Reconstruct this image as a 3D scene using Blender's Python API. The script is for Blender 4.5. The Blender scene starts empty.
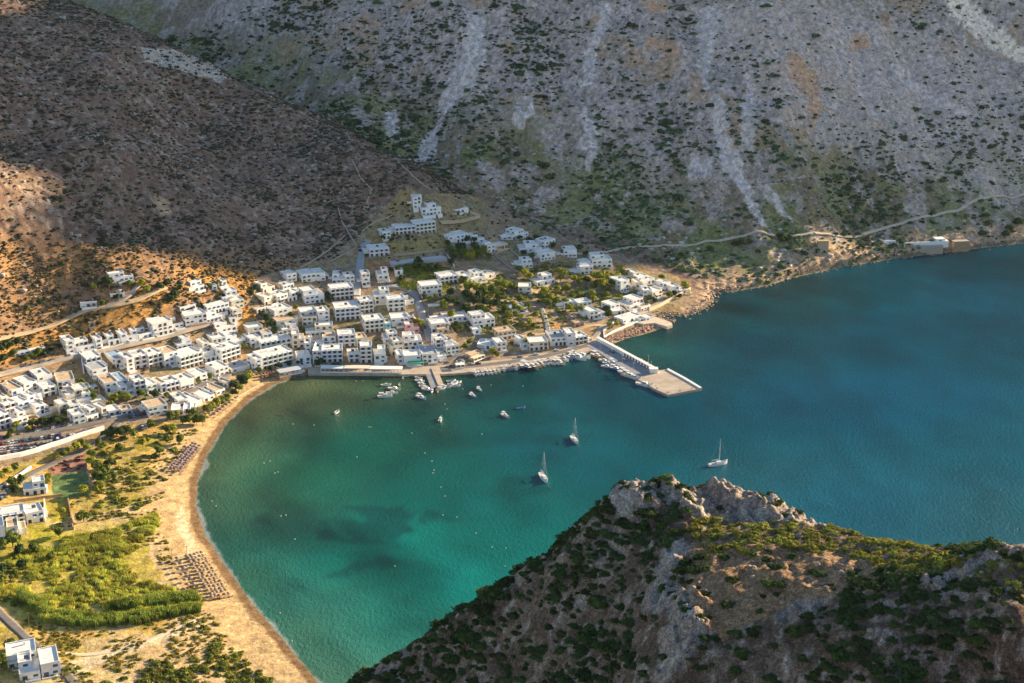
import bpy, bmesh, math, random
import numpy as np
from mathutils import Vector, Matrix

# ------------------------------------------------------------------ camera, light, exposure
SC = bpy.context.scene
COL = SC.collection
F, CU, CV, PITCH, CAMZ = 1400.0, 512.0, 341.5, math.radians(20), 340.0
cam = bpy.data.cameras.new("camera"); camo = bpy.data.objects.new("camera", cam); COL.objects.link(camo)
cam.sensor_width = 36.0; cam.lens = F / 1024 * 36.0; cam.clip_start = 1; cam.clip_end = 20000
camo.location = (0, 0, CAMZ); camo.rotation_euler = (math.pi / 2 - PITCH, 0, 0)
SC.camera = camo
SUN_AZ, SUN_EL = math.radians(30), math.radians(16)          # azimuth measured from +X towards +Y
SDIR = Vector((math.cos(SUN_AZ) * math.cos(SUN_EL), math.sin(SUN_AZ) * math.cos(SUN_EL), math.sin(SUN_EL)))
W = bpy.data.worlds.new("World"); SC.world = W; W.use_nodes = True
nt = W.node_tree; bg = nt.nodes["Background"]
sky = nt.nodes.new("ShaderNodeTexSky"); sky.sky_type = 'NISHITA'; sky.sun_disc = False
sky.sun_elevation = SUN_EL; sky.sun_rotation = math.pi / 2 - SUN_AZ
sky.air_density = 1.0; sky.dust_density = 0.3; sky.ozone_density = 1.8
nt.links.new(sky.outputs[0], bg.inputs[0]); bg.inputs[1].default_value = 0.082
sl = bpy.data.lights.new("sun", 'SUN'); sl.energy = 5.0; sl.angle = math.radians(0.55); sl.color = (1.0, 0.79, 0.50)
so = bpy.data.objects.new("sun", sl); COL.objects.link(so); so.location = (600, 600, 900)
so.rotation_euler = SDIR.to_track_quat('Z', 'Y').to_euler()
SC.view_settings.view_transform = 'Standard'; SC.view_settings.look = 'None'
SC.view_settings.gamma = 1.0; SC.view_settings.exposure = 1.58; SC.view_settings.use_curve_mapping = False
SC.render.engine = 'CYCLES'; SC.cycles.use_denoising = True; SC.cycles.max_bounces = 6
SC.cycles.diffuse_bounces = 3; SC.cycles.volume_bounces = 0

# ------------------------------------------------------------------ pixel <-> world
CP, SP = math.cos(PITCH), math.sin(PITCH)
def ray(u, v):
    a = (u - CU) / F; b = (CV - v) / F
    return np.array([a, CP + b * SP, -SP + b * CP])
def at(u, v, z=0.0):                                   # point of the view ray at height z
    d = ray(u, v); t = (z - CAMZ) / d[2]
    return (d[0] * t, d[1] * t, z)
def to_px(x, y, z):
    dz = z - CAMZ
    f = y * CP - dz * SP; up = y * SP + dz * CP
    return CU + F * x / f, CV - F * up / f

# ------------------------------------------------------------------ numpy noise
def _h(ix, iy, seed):
    n = (ix.astype(np.int64) * 374761393 + iy.astype(np.int64) * 668265263 + seed * 974634777) & 0xffffffff
    n = ((n ^ (n >> 13)) * 1274126177) & 0xffffffff
    return ((n ^ (n >> 16)) & 0xffff) / 65535.0
def vnoise(x, y, seed=0):
    ix = np.floor(x); iy = np.floor(y); fx = x - ix; fy = y - iy
    fx = fx * fx * (3 - 2 * fx); fy = fy * fy * (3 - 2 * fy)
    a = _h(ix, iy, seed); b = _h(ix + 1, iy, seed); c = _h(ix, iy + 1, seed); d = _h(ix + 1, iy + 1, seed)
    return (a + (b - a) * fx) * (1 - fy) + (c + (d - c) * fx) * fy
def fbm(x, y, s, o=4, seed=0, ridge=False):
    r = 0; a = 1; t = 0
    for k in range(o):
        n = vnoise(x / s + 13.7 * k, y / s - 7.1 * k, seed + k)
        if ridge: n = 1 - abs(2 * n - 1)
        r = r + a * n; t += a; a *= .5; s *= .5
    return r / t
def inpoly(u, v, poly):
    u = np.asarray(u, float); v = np.asarray(v, float)
    r = np.zeros(u.shape, bool); n = len(poly)
    for i in range(n):
        x1, y1 = poly[i]; x2, y2 = poly[(i + 1) % n]
        if y1 == y2: continue
        c = ((y1 > v) != (y2 > v)) & (u < (x2 - x1) * (v - y1) / (y2 - y1) + x1)
        r ^= c
    return r
def segdist(x, y, pts):
    d = np.full(np.shape(x), 1e9)
    for (x1, y1), (x2, y2) in zip(pts[:-1], pts[1:]):
        dx, dy = x2 - x1, y2 - y1; L = dx * dx + dy * dy + 1e-9
        t = np.clip(((x - x1) * dx + (y - y1) * dy) / L, 0, 1)
        d = np.minimum(d, np.hypot(x - x1 - t * dx, y - y1 - t * dy))
    return d
def sstep(a, b, x):
    t = np.clip((x - a) / (b - a), 0, 1); return t * t * (3 - 2 * t)

# ------------------------------------------------------------------ the coast and the height of the land
COAST_PX = [(345, 705), (322, 686), (300, 660), (277, 632), (250, 600), (225, 565), (205, 535), (196, 505), (198, 480), (207, 455),
            (225, 425), (250, 400), (275, 384), (300, 376), (312, 373.5), (402, 373), (445, 373), (512, 367), (560, 358),
            (594, 348), (603, 345), (613, 344), (628, 338), (642, 335), (655, 331), (664, 328), (673, 325.5), (672, 321.5), (660, 317), (668, 315), (682, 316.5),
            (694, 314), (703, 309), (713, 302), (714, 294), (735, 291.5), (765, 286), (800, 276), (850, 266), (900, 258),
            (950, 252), (1024, 243), (1150, 230), (1400, 205)]
COAST = [at(u, v)[:2] for u, v in COAST_PX]
COAST = [(-40, 300)] + COAST + [(1500, 1750), (3500, 2600)]
LANDPOLY = COAST + [(3500, 6000), (-4000, 6000), (-4000, 300)]
CP_PX = [  # u, v, height: beach plain, town, hillside, ridge
    (100, 600, 4), (0, 600, 6), (150, 500, 4), (50, 500, 5), (100, 455, 4.5), (0, 465, 6), (180, 430, 3.5), (0, 683, 6), (150, 683, 3.5),
    (230, 640, 3), (-150, 600, 18), (-150, 470, 28), (190, 560, 3), (-160, 683, 16), (170, 470, 3),
    (60, 425, 7), (0, 430, 9), (0, 395, 15), (50, 385, 14.5), (100, 385, 13), (120, 415, 6), (160, 400, 8), (200, 400, 5), (240, 380, 3.5),
    (0, 374, 21), (60, 358, 22), (128, 342, 23), (0, 340, 36), (70, 320, 37), (95, 308, 42), (125, 284, 54), (160, 300, 42), (0, 300, 53),
    (0, 250, 76), (0, 150, 124), (0, 50, 178), (0, 0, 206), (-150, 250, 100), (-150, 100, 180), (-150, 0, 235), (-160, 340, 60),
    (100, 250, 73), (100, 150, 120), (100, 50, 172), (80, 0, 198), (200, 280, 44), (200, 250, 56), (200, 200, 78), (200, 120, 116), (210, 60, 154), (150, 32, 176), (255, 84, 137), (350, 133, 106), (440, 184, 76),
    (300, 270, 33), (300, 240, 45), (300, 200, 65), (300, 150, 93), (300, 105, 119), (400, 160, 88), (400, 190, 70), (400, 215, 54), (400, 240, 42),
    (240, 290, 36), (205, 315, 28), (160, 330, 24), (200, 345, 15), (250, 350, 9), (150, 365, 14.5), (235, 270, 42),
    (370, 262, 33), (450, 262, 29), (450, 230, 40), (462, 207, 50), (340, 280, 27), (340, 305, 20), (340, 335, 11), (340, 362, 3), (290, 320, 17), (290, 350, 7),
    (420, 295, 21), (450, 300, 19), (450, 335, 8), (450, 358, 2.6), (400, 340, 7), (400, 362, 2.6), (520, 345, 3), (520, 300, 12), (510, 270, 21), (510, 240, 30),
    (560, 300, 8.5), (610, 315, 5), (600, 290, 10), (600, 265, 18), (560, 250, 27), (650, 300, 7), (640, 285, 11), (680, 297, 4.5), (560, 335, 2.8), (600, 332, 3),
    (480, 213, 46), (520, 230, 32), (600, 256, 19), (680, 282, 7), (560, 240, 27), (470, 203, 56)]
CP_W = []
def _w(u, D, z): CP_W.append(((u - 512) / F * D / CP * 1.02, D, z))
for u, D, z in [(400, 1185, 62), (300, 1290, 74), (200, 1390, 92), (80, 1520, 112), (-60, 1680, 140), (-300, 1800, 200)]: _w(u, D, z)
FOOT = [(-60, 1680, 140), (80, 1520, 112), (200, 1390, 92), (300, 1290, 74), (400, 1185, 62), (500, 1135, 42), (560, 1118, 27), (620, 1095, 18), (700, 1062, 8), (760, 1064, 1),
        (850, 1122, 1), (950, 1160, 1), (1024, 1186, 1), (1200, 1262, 1), (1500, 1420, 1), (1900, 1640, 1)]
PROF = [(22, 7), (60, 26), (110, 56), (170, 94), (260, 155), (400, 250), (560, 370)]
PROF2 = [(25, 10), (60, 31), (110, 64), (170, 104), (260, 165), (400, 262), (560, 375)]
for u, D, z in FOOT:
    for dd, dz in (PROF if u < 720 else PROF2): _w(u, D + dd, z + dz)
CREST = [(-900, 2500, 620), (-300, 2350, 660), (300, 2150, 660), (800, 2000, 690), (1120, 1930, 700), (1260, 1920, 705), (1400, 1910, 680),  # crest out of view, heights shaped so its shadow edge falls in place
         (1500, 1920, 572), (1640, 1940, 462), (1850, 2020, 395), (2200, 2200, 330), (2700, 2500, 200)]
CP_W += CREST + [(x, y + 500, z - 250) for x, y, z in CREST] + [(-1500, 1500, 420), (-1200, 900, 260), (-900, 1200, 300), (-800, 600, 90), (-700, 380, 60), (-400, 330, 16), (-120, 330, 3)]
_pts = np.array([at(u, v, z) for u, v, z in CP_PX] + [tuple(p) for p in CP_W])
def _rbf_fit(P):
    n = len(P); X = P[:, :2] / 1000.0
    r = np.hypot(X[:, None, 0] - X[None, :, 0], X[:, None, 1] - X[None, :, 1])
    A = np.zeros((n + 3, n + 3)); A[:n, :n] = r + 0.0; A[:n, :n] -= np.eye(n) * 0.0015
    A[:n, n] = 1; A[:n, n + 1:] = X; A[n, :n] = 1; A[n + 1:, :n] = X.T
    b = np.zeros(n + 3); b[:n] = P[:, 2]
    return X, np.linalg.solve(A, b)
_RX, _RC = _rbf_fit(_pts)
def rbf(x, y):
    x = np.asarray(x, float) / 1000; y = np.asarray(y, float) / 1000
    r = _RC[-3] + _RC[-2] * x + _RC[-1] * y
    for i in range(len(_RX)):
        r = r + _RC[i] * np.sqrt((x - _RX[i, 0]) ** 2 + (y - _RX[i, 1]) ** 2 + 0.00016)
    return r
FOOTXY = [((u - 512) / F * D / CP * 1.02, D) for u, D, z in FOOT]
def land(x, y, detail=True):
    x = np.asarray(x, float); y = np.asarray(y, float)
    ins = inpoly(x, y, LANDPOLY); d = segdist(x, y, COAST)
    h = rbf(x, y)
    if detail:
        wild = np.clip((h - 38) / 40, 0, 1)
        # mountain side behind the foot line: gullies and ribs running downhill, crags
        mf = np.interp(x, [p[0] for p in FOOTXY], [p[1] for p in FOOTXY])
        up = np.clip((y - mf) / 90, 0, 1)
        h = h + up * ((fbm(x + .25 * y, y * .28, 75, 4, 5, True) - .62) * 34 + (fbm(x, y, 16, 4, 9) - .5) * 9 + (fbm(x, y, 5, 3, 77, True) - .6) * 4.0)
        h = h + wild * (1 - up) * ((fbm(x - .3 * y, y * .5, 95, 4, 21, True) - .62) * 16 + (fbm(x, y, 11, 3, 31) - .5) * 4 + (fbm(x, y, 3.2, 2, 37) - .5) * 1.3)
        h = h + (fbm(x, y, 9, 3, 41) - .5) * .8
    rocky = sstep(120, 150, x)
    s = 14 * (1 - rocky) + 3.0 * rocky
    town = sstep(-150, -118, x) * sstep(70, 50, x) * sstep(820, 850, y)
    s = s * (1 - town) + 2.5 * town
    hl = np.maximum(h, .9 + .0 * x) * (1 - np.exp(-d / s)) + .02
    hl = hl + rocky * np.clip(1 - abs(d - 6) / 14, 0, 1) * (fbm(x, y, 5, 3, 51, True) - .3) * 3.2
    hs = -.03 - d * .09
    q = inpoly(x, y, QUAYXY); hl = np.where(q, np.minimum(hl, .9), hl)
    return np.where(ins, np.maximum(hl, .02), np.maximum(hs, -14))
QUAYXY = [at(u, v, 1.5)[:2] for u, v in [(306, 375), (398, 376), (445, 376), (512, 370), (560, 361), (594, 351), (606, 347), (601, 335), (586, 341.5), (560, 349), (512, 357.5), (445, 364), (398, 367), (306, 366)]]
_GR = {}
def landq(x, y):                                             # the same land, read from the finished grid
    x = np.asarray(x, float); y = np.asarray(y, float); tx, ty, Z = _GR['tx'], _GR['ty'], _GR['z']
    yc = np.clip(y, ty[0], ty[-1] - 1e-3); t = np.clip(x / yc, tx[0], tx[-1] - 1e-6)
    i = np.clip(np.searchsorted(ty, yc, 'right') - 1, 0, len(ty) - 2); j = np.clip(np.searchsorted(tx, t, 'right') - 1, 0, len(tx) - 2)
    fy = (yc - ty[i]) / (ty[i + 1] - ty[i]); fx = (t - tx[j]) / (tx[j + 1] - tx[j])
    return (Z[i, j] * (1 - fx) + Z[i, j + 1] * fx) * (1 - fy) + (Z[i + 1, j] * (1 - fx) + Z[i + 1, j + 1] * fx) * fy
def hz(x, y): return float(landq(np.array([x]), np.array([y]))[0])
def _march(us, vs, T0, T1, n):
    a = (us - CU) / F; b = (CV - vs) / F; dx, dy, dz = a, CP + b * SP, -SP + b * CP
    k = np.linspace(0, 1, n)[None]; T = T0[:, None] + (T1 - T0)[:, None] * k
    z = CAMZ + dz[:, None] * T; g = np.maximum(landq(dx[:, None] * T, dy[:, None] * T), 0)
    hit = z <= g; i = np.argmax(hit, 1); i = np.where(hit.any(1), np.maximum(i, 1), n - 1); r = np.arange(len(us))
    return T[r, i - 1], T[r, i], dx, dy, dz
def ground(us, vs):                                          # where the view rays meet the land (or the sea at z=0)
    us = np.atleast_1d(np.asarray(us, float)); vs = np.atleast_1d(np.asarray(vs, float)); ox, oy, oz = [], [], []
    for c in range(0, len(us), 4000):
        u, v = us[c:c + 4000], vs[c:c + 4000]
        lo, hi, *_ = _march(u, v, np.full(len(u), 380.), np.full(len(u), 2000.), 360); lo, hi, dx, dy, dz = _march(u, v, lo, hi, 24)
        x, y = dx * hi, dy * hi; ox.append(x); oy.append(y); oz.append(np.maximum(landq(x, y), 0))
    return np.concatenate(ox), np.concatenate(oy), np.concatenate(oz)
def G(u, v):
    x, y, z = ground([u], [v]); return Vector((float(x[0]), float(y[0]), float(z[0])))

# ------------------------------------------------------------------ object helpers
def tag(o, label=None, cat=None, group=None, kind=None):
    if label: o["label"] = label
    if cat: o["category"] = cat
    if group: o["group"] = group
    if kind: o["kind"] = kind
    return o
def empty(name, loc=(0, 0, 0), rz=0.0):
    o = bpy.data.objects.new(name, None); COL.objects.link(o); o.location = loc; o.rotation_euler = (0, 0, rz)
    o.empty_display_size = .5
    return o
def mesh_np(name, verts, faces, smooth=False):
    """verts (n,3); faces (m,k) with constant k"""
    me = bpy.data.meshes.new(name); verts = np.asarray(verts, np.float32); faces = np.asarray(faces, np.int32)
    k = faces.shape[1]
    me.vertices.add(len(verts)); me.vertices.foreach_set("co", verts.ravel())
    me.loops.add(faces.size); me.loops.foreach_set("vertex_index", faces.ravel())
    me.polygons.add(len(faces)); me.polygons.foreach_set("loop_start", np.arange(0, faces.size, k, dtype=np.int32))
    try: me.polygons.foreach_set("loop_total", np.full(len(faces), k, np.int32))
    except Exception: pass
    me.update(calc_edges=True)
    if smooth: me.polygons.foreach_set("use_smooth", np.ones(len(faces), bool))
    return me
def link(name, me, parent=None, loc=None):
    o = bpy.data.objects.new(name, me); COL.objects.link(o)
    if parent: o.parent = parent
    if loc is not None: o.location = loc
    return o
def set_col(me, rgb, name="Col"):
    a = me.color_attributes.new(name, 'FLOAT_COLOR', 'POINT')
    c = np.ones((len(me.vertices), 4), np.float32); c[:, :3] = rgb
    a.data.foreach_set("color", c.ravel())
class MB:
    """collects boxes, prisms and tubes and builds ONE mesh"""
    def __init__(s): s.v = []; s.f = []; s.m = []; s.mi = 0
    def quad(s, a, b, c, d):
        n = len(s.v); s.v += [a, b, c, d]; s.f.append((n, n + 1, n + 2, n + 3)); s.m.append(s.mi)
    def poly(s, pts):
        n = len(s.v); s.v += list(pts); s.f.append(tuple(range(n, n + len(pts)))); s.m.append(s.mi)
    def box(s, x0, y0, z0, x1, y1, z1, bottom=True):
        n = len(s.v)
        s.v += [(x0, y0, z0), (x1, y0, z0), (x1, y1, z0), (x0, y1, z0), (x0, y0, z1), (x1, y0, z1), (x1, y1, z1), (x0, y1, z1)]
        fs = [(4, 5, 6, 7), (0, 1, 5, 4), (1, 2, 6, 5), (2, 3, 7, 6), (3, 0, 4, 7)] + ([(3, 2, 1, 0)] if bottom else [])
        for f in fs: s.f.append(tuple(n + i for i in f)); s.m.append(s.mi)
    def prism(s, pts, z0, z1, top=None):
        n = len(s.v); k = len(pts); tp = top or pts
        s.v += [(p[0], p[1], z0) for p in pts] + [(p[0], p[1], z1) for p in tp]
        s.f.append(tuple(n + k + i for i in range(k))); s.m.append(s.mi)
        s.f.append(tuple(n + i for i in reversed(range(k)))); s.m.append(s.mi)
        for i in range(k):
            j = (i + 1) % k; s.f.append((n + i, n + j, n + k + j, n + k + i)); s.m.append(s.mi)
    def tube(s, p, q, r0, r1=None, k=6):
        r1 = r0 if r1 is None else r1; p = Vector(p); q = Vector(q); d = (q - p).normalized()
        a = d.orthogonal().normalized(); b = d.cross(a); n = len(s.v)
        for c, r in ((p, r0), (q, r1)):
            for i in range(k):
                t = 2 * math.pi * i / k; w = c + a * math.cos(t) * r + b * math.sin(t) * r; s.v.append(tuple(w))
        for i in range(k):
            j = (i + 1) % k; s.f.append((n + i, n + j, n + k + j, n + k + i)); s.m.append(s.mi)
        s.f.append(tuple(n + i for i in reversed(range(k)))); s.m.append(s.mi)
        s.f.append(tuple(n + k + i for i in range(k))); s.m.append(s.mi)
    def mesh(s, name, mats, smooth=False):
        me = bpy.data.meshes.new(name); me.from_pydata(s.v, [], s.f)
        for m in (mats if isinstance(mats, (list, tuple)) else [mats]): me.materials.append(m)
        me.polygons.foreach_set("material_index", s.m)
        if smooth: me.polygons.foreach_set("use_smooth", [True] * len(s.f))
        me.update(); return me
    def build(s, name, mats, parent=None, smooth=False):
        return link(name, s.mesh(name, mats, smooth), parent)

# ------------------------------------------------------------------ materials
def mat(name, col, rough=.8, var=.12, scale=1.2, spec=.25, bump=0.0, col2=None, metallic=0, attr=None, bscale=None, coord='Object', fine=None, transl=0):
    m = bpy.data.materials.new(name); m.use_nodes = True; n = m.node_tree; N = n.nodes; L = n.links
    b = N["Principled BSDF"]; b.inputs["Roughness"].default_value = rough; b.inputs["Specular IOR Level"].default_value = spec
    b.inputs["Metallic"].default_value = metallic
    tc = N.new("ShaderNodeTexCoord"); ns = N.new("ShaderNodeTexNoise"); ns.inputs["Scale"].default_value = scale
    ns.inputs["Detail"].default_value = 4; ns.inputs["Roughness"].default_value = .6
    L.new(tc.outputs[coord], ns.inputs["Vector"])
    mx = N.new("ShaderNodeMix"); mx.data_type = 'RGBA'
    c1 = [c * (1 - var) for c in col]; c2 = list(col2) if col2 else [min(1, c * (1 + var)) for c in col]
    mr = N.new("ShaderNodeMapRange"); mr.inputs[1].default_value = .35; mr.inputs[2].default_value = .65
    L.new(ns.outputs[0], mr.inputs[0]); L.new(mr.outputs[0], mx.inputs["Factor"])
    if attr:
        at_ = N.new("ShaderNodeAttribute"); at_.attribute_name = attr
        mul = N.new("ShaderNodeMix"); mul.data_type = 'RGBA'; mul.blend_type = 'MULTIPLY'; mul.inputs["Factor"].default_value = 1
        mx.inputs["A"].default_value = (1 - var,) * 3 + (1,); mx.inputs["B"].default_value = (1 + var,) * 3 + (1,)
        L.new(at_.outputs["Color"], mul.inputs["A"]); L.new(mx.outputs["Result"], mul.inputs["B"])
        L.new(mul.outputs["Result"], b.inputs["Base Color"])
    else:
        mx.inputs["A"].default_value = (*c1, 1); mx.inputs["B"].default_value = (*c2, 1)
        L.new(mx.outputs["Result"], b.inputs["Base Color"])
    if fine:                                           # grain: small stones and cracks, light and dark
        lk = b.inputs["Base Color"].links[0]; src = lk.from_socket; L.remove(lk)
        for sc_, lo_, hi_ in fine:
            n3_ = N.new("ShaderNodeTexNoise"); n3_.inputs["Scale"].default_value = sc_; n3_.inputs["Detail"].default_value = 6; n3_.inputs["Roughness"].default_value = .7
            L.new(tc.outputs[coord], n3_.inputs["Vector"]); m3 = N.new("ShaderNodeMapRange"); m3.inputs[1].default_value = .38; m3.inputs[2].default_value = .62; m3.inputs[3].default_value = lo_; m3.inputs[4].default_value = hi_
            L.new(n3_.outputs[0], m3.inputs[0]); v3 = N.new("ShaderNodeVectorMath"); v3.operation = 'SCALE'; L.new(src, v3.inputs[0]); L.new(m3.outputs[0], v3.inputs["Scale"]); src = v3.outputs[0]
        L.new(src, b.inputs["Base Color"])
    if transl:
        tr = N.new("ShaderNodeBsdfTranslucent"); ms = N.new("ShaderNodeMixShader"); ms.inputs[0].default_value = transl
        L.new(b.inputs["Base Color"].links[0].from_socket, tr.inputs["Color"]); L.new(b.outputs[0], ms.inputs[1]); L.new(tr.outputs[0], ms.inputs[2]); L.new(ms.outputs[0], N["Material Output"].inputs["Surface"])
    if bump:
        bp = N.new("ShaderNodeBump"); bp.inputs["Strength"].default_value = 1; bp.inputs["Distance"].default_value = bump
        if bscale:
            n2 = N.new("ShaderNodeTexNoise"); n2.inputs["Scale"].default_value = bscale; n2.inputs["Detail"].default_value = 5
            n2.inputs["Roughness"].default_value = .65
            L.new(tc.outputs[coord], n2.inputs["Vector"]); L.new(n2.outputs[0], bp.inputs["Height"])
        else: L.new(ns.outputs[0], bp.inputs["Height"])
        L.new(bp.outputs[0], b.inputs["Normal"])
    return m
def srgb(r, g, b):
    def f(c):
        c /= 255.0; return c / 12.92 if c <= .04045 else ((c + .055) / 1.055) ** 2.4
    return np.array([f(r), f(g), f(b)])
# ================================================================== SETTING: land, sea
def nonuni(segs):
    out = []
    for a, b, st in segs: out.append(np.arange(a, b, st))
    out.append(np.array([segs[-1][1]])); return np.concatenate(out)
_tx = nonuni([(-1.1, -.46, .016), (-.46, .46, .00115), (.46, 1.25, .008)])
_ty = nonuni([(300, 470, 8), (470, 800, 1.6), (800, 1400, 1.25), (1400, 1600, 4), (1600, 3000, 22)])
TX, TY = np.meshgrid(_tx, _ty); LX = TX * TY; LY = TY
LZ = land(LX, LY)
_GR.update(tx=_tx, ty=_ty, z=LZ)
PU, PV = to_px(LX, LY, LZ)
# --- base colours of the ground
def mixc(c, m, rgb):
    m = np.asarray(m)[..., None]; return c * (1 - m) + np.array(rgb) * m
def pm(poly, soft=2.5, seed=3, warp=7.0, ws=7):              # mask of an area on the ground, ragged edge
    du = (fbm(LX, LY, ws, 3, seed) - .5) * warp; dv = (fbm(LX, LY, ws, 3, seed + 50) - .5) * warp
    return inpoly(PU + du, PV + dv, poly).astype(float)
n1 = fbm(LX, LY, 55, 4, 101); n2 = fbm(LX, LY, 12, 4, 102); n3 = fbm(LX, LY, 3.0, 3, 103); n4 = fbm(LX, LY, 28, 3, 104)
mf = np.interp(LX, [p[0] for p in FOOTXY], [p[1] for p in FOOTXY]); up = sstep(-5, 25, LY - mf)
C = np.ones(LX.shape + (3,)) * np.array([.20, .135, .105])    # dry hillside soil
C = mixc(C, sstep(.45, .65, n2) * .8, [.23, .16, .115])
C = mixc(C, sstep(.55, .72, n3) * .8, [.36, .30, .25])
C = mixc(C, sstep(.56, .44, n1) * .4 * (1 - up), [.15, .10, .075])
hgt = np.clip((LY - mf) / 170, 0, 1)
rock = np.array([.48, .38, .33]); low = np.array([.235, .18, .105])
hr = sstep(.3, 1.0, hgt + (n1 - .5) * 1.1 + .25 * sstep(250, 520, LX)); M = low * (1 - hr)[..., None] + rock * hr[..., None]
M = mixc(M, sstep(.5, .62, n2) * .6, [.57, .46, .415]); M = mixc(M, sstep(.50, .40, n3) * .6, [.20, .165, .14])
M = mixc(M, sstep(.60, .68, n4) * sstep(.2, .6, hgt) * .6, [.42, .27, .17])
M = mixc(M, sstep(.57, .66, n1) * (1 - sstep(.2, .8, hgt)) * .75, [.16, .18, .075]); M = mixc(M, sstep(.48, .6, n4) * (1 - sstep(.35, .95, hgt)) * .65, [.20, .205, .085])
C = C * (1 - up[..., None]) + M * up[..., None]
SCREE = [[(468, 15), (486, 20), (484, 60), (476, 85), (447, 112), (441, 132), (430, 160), (414, 160), (419, 148), (437, 122), (440, 100), (450, 75), (462, 50)],
         [(600, 0), (612, 8), (610, 25), (600, 45), (591, 85), (580, 90), (583, 62), (591, 40), (598, 18)],
         [(581, 100), (590, 115), (598, 132), (598, 150), (590, 174), (583, 168), (586, 152), (573, 150), (587, 135), (583, 118)],
         [(508, 96), (534, 95), (533, 114), (522, 132), (512, 122), (518, 108)],
         [(712, 92), (723, 92), (728, 128), (737, 150), (746, 180), (757, 203), (770, 229), (760, 225), (744, 202), (734, 178), (717, 166), (716, 140), (708, 110)],
         [(743, 72), (753, 88), (757, 120), (755, 152), (742, 152), (739, 120), (745, 95)], [(692, 148), (714, 163), (712, 181), (688, 178)],
         [(757, 178), (772, 190), (793, 222), (783, 218), (764, 196)], [(700, 5), (722, 8), (712, 60), (705, 100), (698, 60)],
         [(384, 112), (398, 112), (398, 135), (386, 138)], [(890, 60), (905, 70), (925, 90), (960, 105), (975, 120), (960, 116), (925, 100), (895, 80)]]
for i, p in enumerate(SCREE): C = mixc(C, pm(p, seed=200 + i, warp=11) * (.45 + .55 * sstep(.3, .6, n3)), [.66, .555, .50])
for p in [[(690, 20), (760, 0), (860, 10), (940, 40), (1030, 90), (1030, 200), (900, 170), (780, 130)]]: C = mixc(C, pm(p, seed=236, warp=40) * .5, [.62, .49, .43])  # upper right slope paler and pinker, its warm light put into the colour
for p in [[(785, 50), (800, 52), (820, 80), (822, 110), (812, 135), (808, 100), (790, 75)], [(850, 35), (870, 38), (870, 50), (850, 48)], [(645, 35), (680, 45), (680, 58), (648, 52)], [(640, 0), (668, 0), (662, 14), (645, 12)]]:
    C = mixc(C, pm(p, seed=231, warp=14) * .75, [.58, .34, .21])
C = mixc(C, pm([(150, 196), (160, 196), (170, 203), (172, 216), (160, 214)], warp=3) * .9, [.42, .30, .20])
C = mixc(C, pm([(140, 48), (175, 50), (205, 60), (232, 78), (220, 82), (180, 70), (145, 62)], warp=5) * .8, [.48, .42, .36])
# bare crest spur, upper right: its sunlight is put into a pale colour
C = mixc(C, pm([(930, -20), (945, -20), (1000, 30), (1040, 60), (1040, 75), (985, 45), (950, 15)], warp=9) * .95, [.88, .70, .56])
# slope by the upper houses: ochre of dry grass, warm sunlight mixed in
dry = sstep(-10, 25, PV - (236 + (PU - 100) * .12)) * sstep(370, 300, PU) * (PV < 372) * (1 - up)
C = mixc(C, dry * (.35 + .5 * sstep(.35, .6, n2)), [.35, .205, .105])
for p in [[(190, 262), (225, 268), (262, 278), (270, 300), (243, 306), (238, 322), (225, 300), (215, 288), (190, 282)], [(0, 344), (60, 318), (140, 292), (180, 300), (150, 320), (60, 345), (0, 368)], [(232, 315), (252, 310), (262, 330), (250, 345), (240, 335)]]:
    C = mixc(C, pm(p, seed=240) * .8, [.42, .235, .095])
# town ground: pale dusty soil
TOWN = [(0, 372), (60, 352), (140, 335), (205, 316), (236, 312), (262, 276), (330, 258), (360, 235), (400, 190), (470, 195), (560, 236), (640, 262), (690, 282), (700, 300), (700, 320), (600, 350), (440, 375), (300, 378), (200, 420), (130, 430), (0, 465)]
tm = pm(TOWN, seed=250, warp=8) * (1 - up * .5)
C = mixc(C, tm * .75, [.31, .235, .165]); C = mixc(C, tm * sstep(.52, .62, n2) * .7, [.22, .19, .10])
C = mixc(C, tm * sstep(.6, .7, n4) * .6, [.40, .25, .12])
C = mixc(C, pm([(228, 312), (252, 306), (262, 330), (256, 342), (242, 338)], seed=251) * .9, [.42, .235, .09])
C = mixc(C, pm([(548, 322), (572, 318), (575, 328), (552, 330)], seed=251) * .8, [.52, .30, .14])
C = mixc(C, pm([(392, 240), (446, 236), (448, 252), (392, 256)], seed=251, warp=3) * .7, [.30, .24, .10])
C = mixc(C, pm([(366, 261), (390, 260), (450, 256), (452, 262), (450, 268), (370, 272)], seed=251, warp=3) * .7, [.38, .20, .11])
C = mixc(C, pm([(400, 190), (455, 195), (500, 225), (470, 238), (400, 235), (360, 245), (370, 225)], seed=252) * .45, [.27, .21, .11])
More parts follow.
